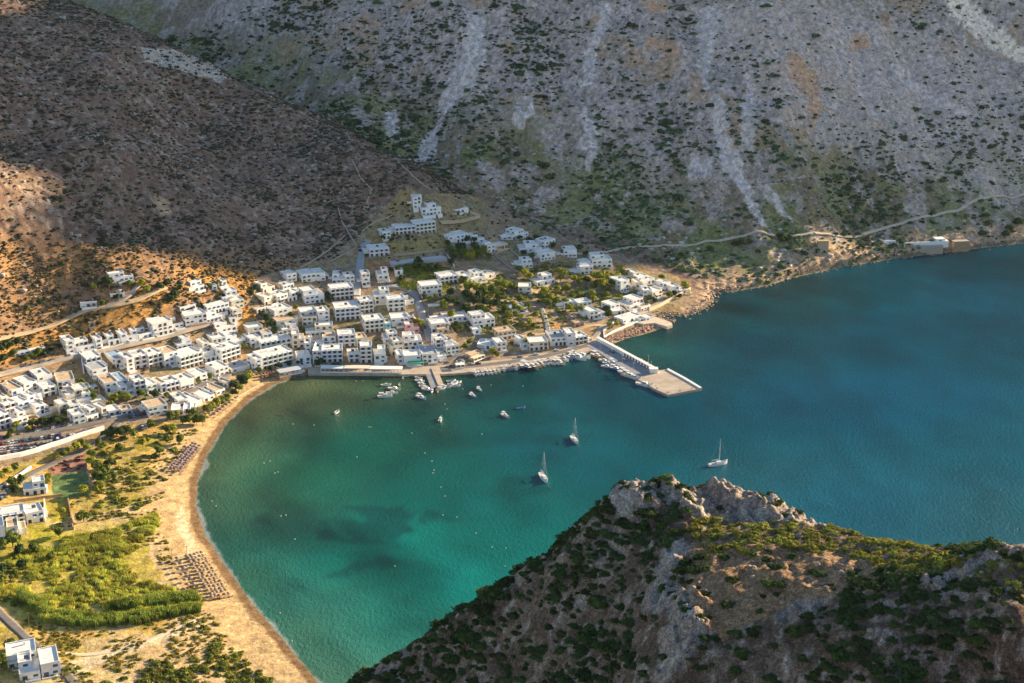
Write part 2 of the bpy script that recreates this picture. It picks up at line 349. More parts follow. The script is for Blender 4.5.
# beach plain: grass, dunes, sand
REEDG = [(0, 560), (60, 530), (150, 516), (160, 540), (150, 580), (205, 602), (150, 625), (30, 628), (0, 600)]
PLAIN = [(-80, 700), (-80, 470), (0, 468), (60, 450), (130, 425), (190, 420), (215, 440), (185, 470), (160, 520), (175, 560), (205, 600), (235, 660), (250, 700)]
pl = pm(PLAIN, seed=260, warp=8)
C = mixc(C, pl, [.46, .31, .12]); C = mixc(C, pl * sstep(.45, .6, n2) * .8, [.27, .23, .06]); C = mixc(C, pl * sstep(.56, .66, n1) * .5, [.20, .20, .05]); C = mixc(C, pl * sstep(.55, .68, n3) * .7, [.42, .32, .17])
C = mixc(C, pl * sstep(.58, .66, n4) * .8, [.50, .38, .22])
C = mixc(C, pm(REEDG, seed=262) * .75 * (.4 + .6 * n2), [.40, .34, .10])
SAND = [(330, 700), (235, 700), (215, 660), (190, 625), (180, 590), (150, 560), (150, 540), (162, 500), (160, 470), (170, 450), (190, 440), (210, 415), (232, 392), (262, 372), (300, 366), (330, 372), (330, 400), (100, 720)]
dco = segdist(LX, LY, COAST)
sn = pm(SAND, seed=270, warp=9) * (LX < -60)
sand_c = np.array([.50, .355, .20])
C = mixc(C, sn, sand_c); C = mixc(C, sn * sstep(.45, .7, n2) * .5 * sstep(14, 30, dco), [.54, .41, .26]); C = mixc(C, sn * sstep(.6, .75, n3) * .35, [.45, .33, .2])
C = mixc(C, (dco < 30) * ((LX < -90) | (LY < 560)) * (LY < 880) * 1.0 * sstep(30, 22, dco), sand_c)
wet = sstep(5.5, 3.6, dco + (n2 - .5) * 3) * ((LX < -100) | (LY < 560)) * (LY < 900); C = mixc(C, wet * .9, [.17, .105, .06])
for p in [[(60, 665), (120, 645), (150, 638), (200, 620), (206, 626), (160, 642), (120, 655), (80, 675)], [(182, 505), (200, 560), (190, 560), (175, 520)]]:
    C = mixc(C, pm(p, seed=281, warp=4) * .8, [.62, .50, .34])
for p in [[(50, 515), (66, 506), (68, 520), (52, 523)], [(30, 528), (60, 524), (62, 540), (34, 545)]]: C = mixc(C, pm(p, seed=282, warp=1) * .9, [.30, .27, .06])
C = mixc(C, pm([(52, 474), (86, 470), (92, 495), (52, 500)], seed=282, warp=1) * .9, [.09, .16, .07])
C = mixc(C, pm([(44, 462), (85, 452), (86, 470), (50, 476)], seed=283, warp=2) * .9, [.30, .16, .12])
C = mixc(C, pm([(0, 425), (60, 421), (100, 412), (110, 420), (80, 440), (0, 462)], seed=284, warp=2) * .7, [.30, .215, .165])
# coast rocks
cr = sstep(22, 6, dco + (n2 - .5) * 14) * (LX > 128)
C = mixc(C, cr, [.44, .31, .21]); C = mixc(C, cr * sstep(.5, .66, n3), [.30, .22, .17]); C = mixc(C, cr * sstep(3, .8, dco), [.16, .12, .09])
sea_b = LZ < 0; C[sea_b] = [.22, .24, .18]; lum = C.mean(-1, keepdims=True); C = np.clip(lum + (C - lum) * np.array([1.2]), .008, .9)
nr, nc = LX.shape
idx = np.arange(nr * nc).reshape(nr, nc)
faces = np.stack([idx[:-1, :-1], idx[:-1, 1:], idx[1:, 1:], idx[1:, :-1]], -1).reshape(-1, 4)
LZs = LZ + 0.0
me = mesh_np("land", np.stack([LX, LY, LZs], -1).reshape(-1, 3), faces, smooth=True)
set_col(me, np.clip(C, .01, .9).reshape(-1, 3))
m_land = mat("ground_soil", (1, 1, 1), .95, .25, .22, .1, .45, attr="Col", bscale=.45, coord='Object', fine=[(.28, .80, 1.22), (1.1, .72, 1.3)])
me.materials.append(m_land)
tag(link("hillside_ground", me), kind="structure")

# --- the sea
WPX = [(230, 450, 72, 112, 84), (215, 500, 76, 118, 96), (260, 400, 92, 110, 78), (300, 385, 104, 112, 76), (340, 390, 88, 108, 76), (300, 480, 24, 100, 82),
       (350, 450, 10, 94, 78), (400, 420, 8, 90, 78), (380, 385, 62, 96, 70), (260, 550, 42, 112, 100), (300, 600, 52, 126, 115), (300, 640, 74, 132, 115), (350, 640, 64, 142, 126),
       (400, 550, 15, 127, 118), (450, 580, 25, 142, 136), (500, 500, 8, 117, 116), (450, 480, 6, 106, 100), (550, 450, 8, 100, 112), (600, 460, 20, 105, 120), (500, 400, 8, 86, 88),
       (600, 400, 10, 85, 100), (700, 420, 20, 94, 116), (800, 400, 18, 90, 118), (900, 400, 25, 102, 134), (1000, 450, 35, 108, 130), (850, 500, 42, 112, 138), (750, 480, 46, 112, 130),
       (1000, 520, 48, 112, 130), (900, 330, 12, 90, 114), (1000, 300, 12, 88, 112), (800, 300, 8, 80, 90), (700, 320, 10, 76, 84), (750, 350, 12, 80, 100), (1000, 262, 8, 74, 90), (640, 345, 20, 86, 84),
       (250, 480, 50, 106, 82), (330, 560, 18, 112, 104), (390, 620, 40, 140, 130), (205, 475, 92, 118, 88), (240, 580, 66, 118, 96), (285, 640, 84, 128, 104), (310, 670, 92, 134, 110)]
_ty2 = nonuni([(150, 480, 8), (480, 880, 1.6), (880, 1260, 3), (1260, 5000, 60)]); _tx2 = nonuni([(-.6, -.4, .01), (-.4, -.05, .0014), (-.05, .5, .0035), (.5, 3, .05)])
WX, WY = np.meshgrid(_tx2, _ty2); WX = WX * WY
num = np.zeros(WX.shape + (3,)); den = np.zeros(WX.shape)
for u, v, r, g, b in WPX:
    x, y, _ = at(u, v); w = 1 / (((WX - x) ** 2 + (WY - y) ** 2) / 1600 + .35) ** 1.7; num += w[..., None] * srgb(r, g, b); den += w
WC = num / den[..., None]; wl = WC.mean(-1, keepdims=True); WC = np.clip(wl + (WC - wl) * 1.1, .002, 1)
wu, wv = to_px(WX, WY, 0 * WX)
du = (fbm(WX, WY, 16, 5, 301) - .5) * 60; dv = (fbm(WX, WY, 16, 5, 302) - .5) * 34
sg = np.zeros(WX.shape)
for p, s in [([(335, 512), (365, 508), (388, 516), (425, 518), (430, 530), (405, 538), (398, 548), (370, 545), (330, 532)], .62), ([(322, 570), (350, 563), (372, 558), (420, 555), (422, 562), (372, 568), (330, 578)], .5),
             ([(432, 508), (445, 510), (462, 518), (455, 524), (435, 518)], .55), ([(480, 415), (540, 400), (560, 420), (510, 440), (470, 440)], .3), ([(505, 480), (530, 478), (545, 490), (520, 500), (500, 495)], .4),
             ([(252, 515), (275, 512), (280, 530), (262, 532)], .5), ([(220, 545), (300, 570), (330, 600), (300, 590), (250, 565)], .3), ([(530, 440), (555, 430), (580, 445), (560, 455)], .3), ([(300, 600), (340, 640), (360, 670), (335, 650)], .22)]:
    m = inpoly(wu + du, wv + dv, p).astype(float) * s * (.2 + .75 * sstep(.40, .54, fbm(WX + .4 * WY, WY * .8, 13, 5, 330))); sg = np.maximum(sg, m)
k = np.array([.25, .5, .25])
for _ in range(2):
    sg = np.apply_along_axis(lambda a: np.convolve(a, k, 'same'), 0, sg); sg = np.apply_along_axis(lambda a: np.convolve(a, k, 'same'), 1, sg)
WC = WC * (1 - sg[..., None]) + np.array([.003, .05, .055]) * sg[..., None]
wd = segdist(WX, WY, COAST)
swirl = .22 * np.sin(wd / 9 + 9 * fbm(WX, WY, 70, 3, 317)) * sstep(170, 30, wd) * sstep(4, 18, wd) * (WX < 30) + (fbm(WX + WY * .5, WY, 48, 5, 311) - .5) * 1.3 * sstep(230, 20, wd) + (fbm(WX, WY * .6, 90, 3, 315) - .5) * .25
WC = WC * np.clip(1 + swirl, .5, 1.6)[..., None]
foam = .55 * sstep(2.2, .4, wd + (fbm(WX, WY, 14, 3, 320) - .5) * 4.6 + (fbm(WX, WY, 3, 2, 321) - .5) * 2) * (WX < -60) * (WY < 860)
nr, nc = WX.shape; idx = np.arange(nr * nc).reshape(nr, nc)
faces = np.stack([idx[:-1, :-1], idx[:-1, 1:], idx[1:, 1:], idx[1:, :-1]], -1).reshape(-1, 4)
me = mesh_np("sea", np.stack([WX, WY, 0 * WX], -1).reshape(-1, 3), faces, smooth=True)
WATER_GAIN = .54
WCf = np.clip(WC * WATER_GAIN, 0, .8); WCf = WCf * (1 - foam[..., None] * .7) + .6 * foam[..., None] * .7
set_col(me, WCf.reshape(-1, 3))
m = bpy.data.materials.new("sea_water"); m.use_nodes = True; N = m.node_tree.nodes; L = m.node_tree.links
b = N["Principled BSDF"]; b.inputs["Roughness"].default_value = .16; b.inputs["IOR"].default_value = 1.33; b.inputs["Specular IOR Level"].default_value = .22
a = N.new("ShaderNodeAttribute"); a.attribute_name = "Col"
tc = N.new("ShaderNodeTexCoord"); mp = N.new("ShaderNodeMapping"); mp.inputs["Rotation"].default_value = (0, 0, .5); mp.inputs["Scale"].default_value = (1, .55, 1)
L.new(tc.outputs["Object"], mp.inputs["Vector"])
na = N.new("ShaderNodeTexNoise"); na.inputs["Scale"].default_value = .55; na.inputs["Detail"].default_value = 6; na.inputs["Roughness"].default_value = .65
nb = N.new("ShaderNodeTexNoise"); nb.inputs["Scale"].default_value = .035; nb.inputs["Detail"].default_value = 3
L.new(mp.outputs[0], na.inputs["Vector"]); L.new(mp.outputs[0], nb.inputs["Vector"])
mr = N.new("ShaderNodeMapRange"); mr.inputs[1].default_value = .3; mr.inputs[2].default_value = .7; mr.inputs[3].default_value = .84; mr.inputs[4].default_value = 1.16
L.new(nb.outputs[0], mr.inputs[0])
vm = N.new("ShaderNodeVectorMath"); vm.operation = 'SCALE'; L.new(a.outputs["Color"], vm.inputs[0]); L.new(mr.outputs[0], vm.inputs["Scale"])
L.new(vm.outputs[0], b.inputs["Base Color"])
bp = N.new("ShaderNodeBump"); bp.inputs["Strength"].default_value = 1; bp.inputs["Distance"].default_value = .95
L.new(na.outputs[0], bp.inputs["Height"]); L.new(bp.outputs[0], b.inputs["Normal"])
me.materials.append(m)
tag(link("sea_water", me), kind="structure")
# ================================================================== the near headland
def fpt(u, v, D):
    d = ray(u, v); t = D / d[1]; return (d[0] * t, D, CAMZ + d[2] * t)
RIDGE = [(345, 683, 262), (385, 665, 262), (420, 643, 261), (455, 615, 260), (500, 585, 259), (540, 560, 258), (575, 533, 258), (590, 511, 258), (605, 496, 258), (622, 487, 258), (640, 482, 258),
         (665, 484, 260), (690, 486, 261), (702, 484, 262), (716, 482, 262), (735, 492, 260), (760, 502, 258), (790, 514, 254), (808, 522, 250), (850, 530, 243), (900, 541, 235), (935, 551, 229), (960, 554, 225), (980, 549, 222), (1000, 546, 219), (1030, 547, 215), (1080, 550, 210)]
INNER = [(640, 520, 252), (600, 545, 250), (560, 600, 245), (500, 640, 249), (450, 660, 254), (420, 683, 255), (500, 683, 242), (600, 620, 238), (600, 683, 224), (640, 600, 234), (640, 560, 243),
         (700, 512, 254), (740, 520, 252), (700, 535, 243), (672, 548, 240), (665, 600, 228), (690, 610, 221), (672, 655, 214), (640, 683, 214), (720, 550, 237), (780, 540, 240), (780, 560, 232), (850, 548, 234), (850, 570, 225), (900, 575, 216),
         (740, 620, 217), (740, 683, 205), (800, 620, 212), (800, 683, 199), (900, 620, 203), (900, 683, 188), (960, 600, 206), (1020, 600, 197), (1020, 683, 177), (1080, 683, 172)]
_fp = [fpt(*p) for p in RIDGE] + [fpt(*p) for p in INNER]
for u, v, D in RIDGE[::2]:
    x, y, z = fpt(u, v, D); _fp += [(x, y + 14, z - 12), (x, y + 60, z - 62), (x + 5, y + 160, z - 165), (x + 5, y + 240, -14)]
for u in (345, 500, 650, 800, 950, 1080): _fp += [fpt(u, 900, 185 if u > 600 else 210), fpt(u, 1200, 150 if u > 600 else 170)]
_fp += [(-60, 250, 105), (-110, 240, 50), (-170, 230, -5), (-80, 300, 60), (-60, 340, 10), (-100, 120, 90), (0, 60, 240), (200, 240, 205), (240, 300, 130), (200, 160, 235), (260, 200, 200), (120, 60, 280), (-200, 100, -10), (320, 320, 40), (330, 200, 190)]
_fp = np.array(_fp)
def _fit(P, sm):
    n = len(P); X = P[:, :2] / 100.0; r = np.hypot(X[:, None, 0] - X[None, :, 0], X[:, None, 1] - X[None, :, 1])
    A = np.zeros((n + 3, n + 3)); A[:n, :n] = r - np.eye(n) * sm; A[:n, n] = 1; A[:n, n + 1:] = X; A[n, :n] = 1; A[n + 1:, :n] = X.T
    b = np.zeros(n + 3); b[:n] = P[:, 2]; return X, np.linalg.solve(A, b)
_FX, _FC = _fit(_fp, .004)
def head(x, y, detail=True):
    X = x / 100; Y = y / 100; r = _FC[-3] + _FC[-2] * X + _FC[-1] * Y
    for i in range(len(_FX)): r = r + _FC[i] * np.sqrt((X - _FX[i, 0]) ** 2 + (Y - _FX[i, 1]) ** 2 + .0006)
    if detail:
        crag = headrock(x, y); st = r * .42 + fbm(x, y, 7, 3, 405) * 2.5; sw = st - np.floor(st)
        r = r + (.15 + crag) * (sstep(0, .4, sw) - sw) * 1.7
        r = r + (fbm(x + .4 * y, y * .6, 11, 5, 401, True) - .62) * (1.5 + 4.6 * crag) + (fbm(x, y, 3, 4, 402, True) - .6) * (1.0 + 2.4 * crag) + (fbm(x, y, 1.1, 2, 403) - .5) * (.45 + .9 * crag)
    return r
ROCKS = [([(632, 484), (716, 482), (808, 522)], 4, 1.0), ([(672, 548), (662, 590), (690, 620), (675, 660)], 2.6, .9), ([(700, 512), (735, 520), (790, 526)], 3, .9), ([(930, 610), (990, 585), (1024, 560)], 1.6, .8), ([(790, 640), (830, 610), (850, 590)], 2.5, .6), ([(345, 683), (455, 615), (575, 533)], 3, .35), ([(600, 560), (640, 520)], 3, .4)]
def _near(u, v):                                        # rough position of a pixel on the headland
    P = np.array([p for p in RIDGE + INNER]); w = 1 / ((P[:, 0] - u) ** 2 + (P[:, 1] - v) ** 2 + 20) ** 1.5
    return fpt(u, v, float((P[:, 2] * w).sum() / w.sum()))
_RK = [([_near(*q)[:2] for q in pl_], wd_, am) for pl_, wd_, am in ROCKS]
def headrock(x, y):
    m = np.zeros(np.shape(x)) + .12 * sstep(.5, .7, fbm(x, y, 14, 3, 410))
    for pts, wd_, am in _RK:
        d = segdist(x, y, pts) + (fbm(x, y, 6, 3, 411) - .5) * 5; m = np.maximum(m, am * sstep(wd_ * 1.8, wd_ * .6, d))
    return m
_hx = nonuni([(-230, -70, 4), (-70, 125, .42), (125, 185, .7), (185, 400, 4)]); _hy = nonuni([(40, 165, 5), (165, 272, .42), (272, 560, 5)])
HX, HY = np.meshgrid(_hx, _hy); HZ = head(HX, HY); HZ = np.maximum(HZ, -15)
rk = headrock(HX, HY); m1 = fbm(HX, HY, 9, 4, 420); m2 = fbm(HX, HY, 1.6, 4, 421); m3 = fbm(HX, HY, 3.5, 4, 422)
C = np.ones(HX.shape + (3,)) * np.array([.135, .088, .06])
C = mixc(C, sstep(.48, .62, m3) * .7, [.24, .17, .125]); C = mixc(C, sstep(.57, .7, m2), [.29, .225, .18]); C = mixc(C, sstep(.5, .36, m2) * .5, [.10, .07, .05])
C = mixc(C, sstep(.3, .65, rk + (m3 - .5) * .7) * .9, [.30, .235, .19]); C = mixc(C, sstep(.3, .6, rk) * sstep(.5, .36, m2) * .6, [.24, .20, .18])
C = mixc(C, sstep(.6, .9, rk) * sstep(.5, .6, m3) * .6, [.42, .37, .31])
hu, hv = to_px(HX, HY, HZ)
dry = inpoly(hu + (m3 - .5) * 20, hv + (m1 - .5) * 12, [(690, 545), (760, 535), (850, 548), (940, 565), (900, 590), (800, 600), (720, 640), (690, 600)]).astype(float)
C = mixc(C, dry * .8, [.30, .18, .095])
nr, nc = HX.shape; idx = np.arange(nr * nc).reshape(nr, nc)
faces = np.stack([idx[:-1, :-1], idx[:-1, 1:], idx[1:, 1:], idx[1:, :-1]], -1).reshape(-1, 4)
me = mesh_np("headland", np.stack([HX, HY, HZ], -1).reshape(-1, 3), faces, smooth=True); set_col(me, np.clip(C, .02, .85).reshape(-1, 3))
me.materials.append(mat("headland_rock", (1, 1, 1), .95, .3, 1.4, .1, .35, attr="Col", bscale=1.8, fine=[(.9, .7, 1.3), (3.2, .5, 1.45), (9, .75, 1.22)]))
tag(link("headland_hill", me), kind="structure")

# ================================================================== scrub: countless bushes
rng = np.random.default_rng(11)
def blob(seed, sub=1, squash=.62, rough=.28):
    bm = bmesh.new(); bmesh.ops.create_icosphere(bm, subdivisions=sub, radius=1)
    r = random.Random(seed)
    V = np.array([v.co[:] for v in bm.verts]); Fc = np.array([[v.index for v in f.verts] for f in bm.faces]); bm.free()
    k = 1 + np.array([r.uniform(-rough, rough) for _ in V]); V = V * k[:, None]; V[:, 2] *= squash; V[:, 2] = np.maximum(V[:, 2], -.3)
    return V, Fc
def leafdome(seed, n=230, squash=.7, leaf=.13, full=False):
    r = np.random.default_rng(seed)
    z = r.uniform(-.9 if full else 0, 1, n); a = r.uniform(0, 2 * np.pi, n); q = np.sqrt(np.maximum(0, 1 - z * z)); P = np.stack([q * np.cos(a), q * np.sin(a), z], 1)
    lob = 1 + .22 * np.sin(3 * a + seed) * q + .16 * np.sin(5 * z * 2 + a * 2 + seed)
    P = P * (lob * r.uniform(.72, 1.05, n))[:, None]; P[:, 2] *= squash
    nrm = P / np.linalg.norm(P, axis=1)[:, None] + r.normal(0, .55, (n, 3)); nrm /= np.linalg.norm(nrm, axis=1)[:, None]
    t = np.cross(nrm, r.normal(0, 1, (n, 3))); t /= np.linalg.norm(t, axis=1)[:, None]; s = np.cross(nrm, t)
    L_ = leaf * r.uniform(.7, 1.5, n)[:, None]
    kz = np.linspace(-.95 if full else -.1, .985, 5); ka = np.arange(9) * 2 * np.pi / 9; A2, Z2 = np.meshgrid(ka, kz); Q2 = np.sqrt(1 - Z2 * Z2)
    cr_ = .80 * (1 + .22 * np.sin(3 * A2 + seed) * Q2 + .16 * np.sin(5 * Z2 * 2 + A2 * 2 + seed)); CV_ = np.stack([Q2 * np.cos(A2) * cr_, Q2 * np.sin(A2) * cr_, Z2 * cr_ * squash], -1).reshape(-1, 3)
    CF_ = np.array([[i * 9 + j, i * 9 + (j + 1) % 9, (i + 1) * 9 + (j + 1) % 9, (i + 1) * 9 + j] for i in range(4) for j in range(9)])
    V = np.stack([P - t * L_ - s * L_ * .6, P + t * L_ - s * L_ * .7, P + t * L_ * .8 + s * L_, P - t * L_ + s * L_ * .8], 1).reshape(-1, 3)
    return np.concatenate([V, CV_]), np.concatenate([np.arange(n * 4).reshape(n, 4), CF_ + n * 4])
def core(V0, F0, k=.8):
    return V0
def scatter(name, variants, P, R, H, cols, material, label, tilt=.15):
    """one mesh of many bushes"""
    vs, fs, cs = [], [], []; off = 0
    which = rng.integers(0, len(variants), len(P)); ang = rng.uniform(0, 2 * np.pi, len(P))
    for i in range(len(P)):
        V, Fc = variants[which[i]]; c, s = math.cos(ang[i]), math.sin(ang[i])
        X = V[:, 0] * c - V[:, 1] * s; Y = V[:, 0] * s + V[:, 1] * c
        vs.append(np.stack([X * R[i] + P[i, 0], Y * R[i] * .9 + P[i, 1], V[:, 2] * R[i] * H[i] + P[i, 2]], 1)); fs.append(Fc + off); off += len(V)
        cs.append(np.repeat(cols[i][None], len(V), 0))
    me = mesh_np(name, np.concatenate(vs), np.concatenate(fs), smooth=False); set_col(me, np.clip(np.concatenate(cs), .005, 1))
    me.materials.append(material); o = link(name, me); tag(o, label, name.replace('_', ' '), kind="stuff"); return o
m_fol = mat("foliage", (1, 1, 1), .9, .25, 2.0, .08, attr="Col", transl=.25)
far_blobs = [blob(i, 1, .6, .33) for i in range(7)]
def jit(n, a, b, base):
    return np.array(base)[None] * rng.uniform(a, b, (n, 1)) * rng.uniform(.9, 1.1, (n, 3))
far_leafy = [leafdome(80 + i, 22, .7, .30) for i in range(7)]
# candidates on the land, drawn evenly over the visible ground
def land_candidates(n, x0, x1, y0, y1):
    x = rng.uniform(x0, x1, n); y = rng.uniform(y0, y1, n); z = land(x, y); u, v = to_px(x, y, z); return x, y, z, u, v
x, y, z, u, v = land_candidates(230000, -560, 720, 880, 1480)
mfx = np.interp(x, [p[0] for p in FOOTXY], [p[1] for p in FOOTXY]); mtn = y > mfx - 6
ok = (u > -30) & (u < 1055) & (v > -30) & (z > 1.2)
scr = np.zeros(len(x), bool)
for p in SCREE: scr |= inpoly(u + rng.normal(0, 2, len(u)), v, p)
dn = fbm(x + .3 * y, y * .55, 32, 5, 500); dn2 = fbm(x, y, 110, 3, 505)
keep = rng.uniform(0, 1, len(x)) < np.where(mtn, np.maximum(.06, .34 * sstep(.40, .60, dn)), .05) * (.35 + 1.3 * dn2)
rocky_zone = sstep(520, 700, u) * sstep(170, 60, v)
keep &= rng.uniform(0, 1, len(x)) > rocky_zone * .72
keep &= ~scr & ok & mtn
xx = np.stack([x, y, z], 1)[keep]; R = rng.gamma(2.0, .42, len(xx)) + .45; R *= np.where(xx[:, 1] > 1180, 1.15, 1.0)
c1 = jit(len(xx), .5, 1.5, [.075, .115, .048]); lo_ = sstep(1230, 1120, xx[:, 1])[:, None]; c1 = c1 * (1 + .35 * lo_)
scatter("mountain_scrub", far_leafy, xx, R, rng.uniform(.7, 1.1, len(xx)), c1, m_fol, "dark green scrub dotted over the grey mountain side")
# thin bushes beside the scree runs
x, y, z, u, v = land_candidates(95000, -560, 120, 780, 1320)
mfx = np.interp(x, [p[0] for p in FOOTXY], [p[1] for p in FOOTXY])
town_m = inpoly(u, v, TOWN); dn = fbm(x, y, 20, 3, 510)
keep = (y < mfx - 6) & (u > -30) & (v > -20) & (z > 20) & ~town_m & (rng.uniform(0, 1, len(x)) < .20 + .45 * sstep(.4, .6, dn))
xx = np.stack([x, y, z], 1)[keep]; R = rng.gamma(3.0, .28, len(xx)) + .45
c1 = jit(len(xx), .5, 1.5, [.078, .080, .048]); sel = rng.uniform(0, 1, len(xx)) < .35; c1[sel] = jit(sel.sum(), .6, 1.2, [.12, .09, .06])
scatter("hillside_scrub", far_blobs, xx, R, rng.uniform(.6, 1.0, len(xx)), c1, m_fol, "low brown and green scrub over the left hillside")
# near headland cushions
near_l = [leafdome(i, 230, .68, .13) for i in range(8)]
n = 22000; x = rng.uniform(-68, 178, n); y = rng.uniform(166, 268, n); z = head(x, y); u, v = to_px(x, y, z)
dn = fbm(x, y, 15, 3, 520); q = (u > 300) & (u < 1500) & (v < 900)
left = sstep(700, 620, u); rkx = headrock(x, y)
dens = .12 + .55 * sstep(.40, .58, dn) + .16 * left
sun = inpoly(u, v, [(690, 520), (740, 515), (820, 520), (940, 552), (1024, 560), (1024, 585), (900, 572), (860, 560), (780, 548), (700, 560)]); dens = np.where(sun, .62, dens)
bare = inpoly(u, v, [(720, 562), (790, 548), (860, 560), (840, 600), (760, 620), (715, 640)]); dens = np.where(bare, .035, dens)
dens = dens * (1 - .75 * sstep(.4, .8, rkx))
keep = q & (rng.uniform(0, 1, n) < dens)
xx = np.stack([x, y, z - .1], 1)[keep]; R = rng.gamma(3.0, .20, len(xx)) + .32; R = np.where(sun[keep], R * .85, R)
c1 = jit(len(xx), .6, 1.35, [.068, .095, .030]); s2 = sun[keep]; c1[s2] = jit(s2.sum(), .8, 1.5, [.19, .19, .04])  # cushions inside the sun mask have sunlight put into a yellower colour
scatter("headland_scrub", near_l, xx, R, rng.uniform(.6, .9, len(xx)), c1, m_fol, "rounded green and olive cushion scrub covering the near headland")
# ================================================================== TOWN: houses
M_ = {}
M_['white'] = mat("white_plaster", (.80, .78, .74), .85, .05, .5, .2)
M_['cream'] = mat("cream_plaster", (.74, .66, .53), .85, .06, .5, .2)
M_['ochre'] = mat("ochre_plaster", (.66, .50, .33), .85, .08, .5, .2)
M_['pink'] = mat("pink_plaster", (.70, .42, .38), .85, .06, .5, .2)
M_['stone'] = mat("rubble_stone", (.36, .29, .22), .95, .25, 1.5, .1, .1, bscale=3)
M_['teal'] = mat("teal_plaster", (.36, .58, .58), .85, .05, .5, .2)
R_ = {}
R_['white'] = mat("white_roof_screed", (.74, .71, .66), .9, .12, .35, .1)
R_['tan'] = mat("tan_roof_screed", (.58, .42, .27), .9, .15, .35, .1)
R_['grey'] = mat("grey_roof_screed", (.40, .41, .42), .9, .15, .35, .1)
R_['blue'] = mat("blue_grey_roof", (.30, .42, .52), .8, .1, .35, .1)
m_pane = mat("window_glass_dark", (.07, .08, .10), .25, .2, 1, .5)
SH = {'blue': mat("blue_shutter", (.03, .12, .42), .6, .1), 'green': mat("green_shutter", (.05, .17, .10), .6, .1), 'brown': mat("brown_shutter", (.12, .06, .035), .6, .1),
      'red': mat("red_shutter", (.35, .06, .05), .6, .1), 'grey': mat("grey_shutter", (.16, .20, .24), .6, .1)}
m_shadehole = mat("dark_opening", (.06, .055, .06), .9, .2)
m_conc = mat("concrete", (.42, .38, .33), .9, .12, .5, .1)
m_rail = mat("white_railing", (.78, .77, .74), .7, .03)
m_metal = mat("galvanised_metal", (.42, .43, .45), .4, .1, 1, .5)
m_wood = mat("timber", (.22, .13, .07), .8, .2, 2)
SHH = 2.95
def win_mesh(shut, kind):
    b = MB()
    w, h = {'window': (.95, 1.2), 'door': (1.05, 2.0), 'wide': (2.3, 1.9), 'arch': (1.7, 2.0)}[kind]
    b.mi = 0; b.box(-w / 2, -.03, 0, w / 2, .05, h)
    if kind == 'arch':
        pts = [(w / 2 * math.cos(math.pi * i / 8), h + w / 2 * .6 * math.sin(math.pi * i / 8)) for i in range(9)]
        b.poly([(p[0], -.03, p[1]) for p in reversed(pts)])
    b.mi = 1
    if kind in ('window', 'door'):
        for s in (-1, 1): b.box(s * w / 2 - (.5 if s < 0 else 0), -.09, 0, s * w / 2 + (.5 if s > 0 else 0), .02, h)
    b.mi = 2
    b.box(-w / 2 - .1, -.1, -.12, w / 2 + .1, .02, 0)
    if kind == 'wide': b.box(-.05, -.06, 0, .05, 0, h)
    return b.mesh(kind, [m_pane if kind != 'arch' else m_shadehole, SH[shut], m_rail])
WIN = {}
def win(shut, kind):
    if (shut, kind) not in WIN: WIN[(shut, kind)] = win_mesh(shut, kind)
    return WIN[(shut, kind)]
def put(name, me, parent, loc, rz=0):
    o = bpy.data.objects.new(name, me); COL.objects.link(o); o.parent = parent; o.location = loc; o.rotation_euler = (0, 0, rz); return o
def block(wb, rb, x0, y0, x1, y1, z0, z1, par=.5):
    t = .28; A = [(x0, y0), (x1, y0), (x1, y1), (x0, y1)]; I = [(x0 + t, y0 + t), (x1 - t, y0 + t), (x1 - t, y1 - t), (x0 + t, y1 - t)]
    for i in range(4):
        a, b_ = A[i], A[(i + 1) % 4]; wb.quad((*a, z0), (*b_, z0), (*b_, z1 + par), (*a, z1 + par))
        c, d = I[i], I[(i + 1) % 4]; wb.quad((*a, z1 + par), (*b_, z1 + par), (*d, z1 + par), (*c, z1 + par)); wb.quad((*d, z1), (*c, z1), (*c, z1 + par), (*d, z1 + par))
    rb.quad((*I[0], z1), (*I[1], z1), (*I[2], z1), (*I[3], z1))
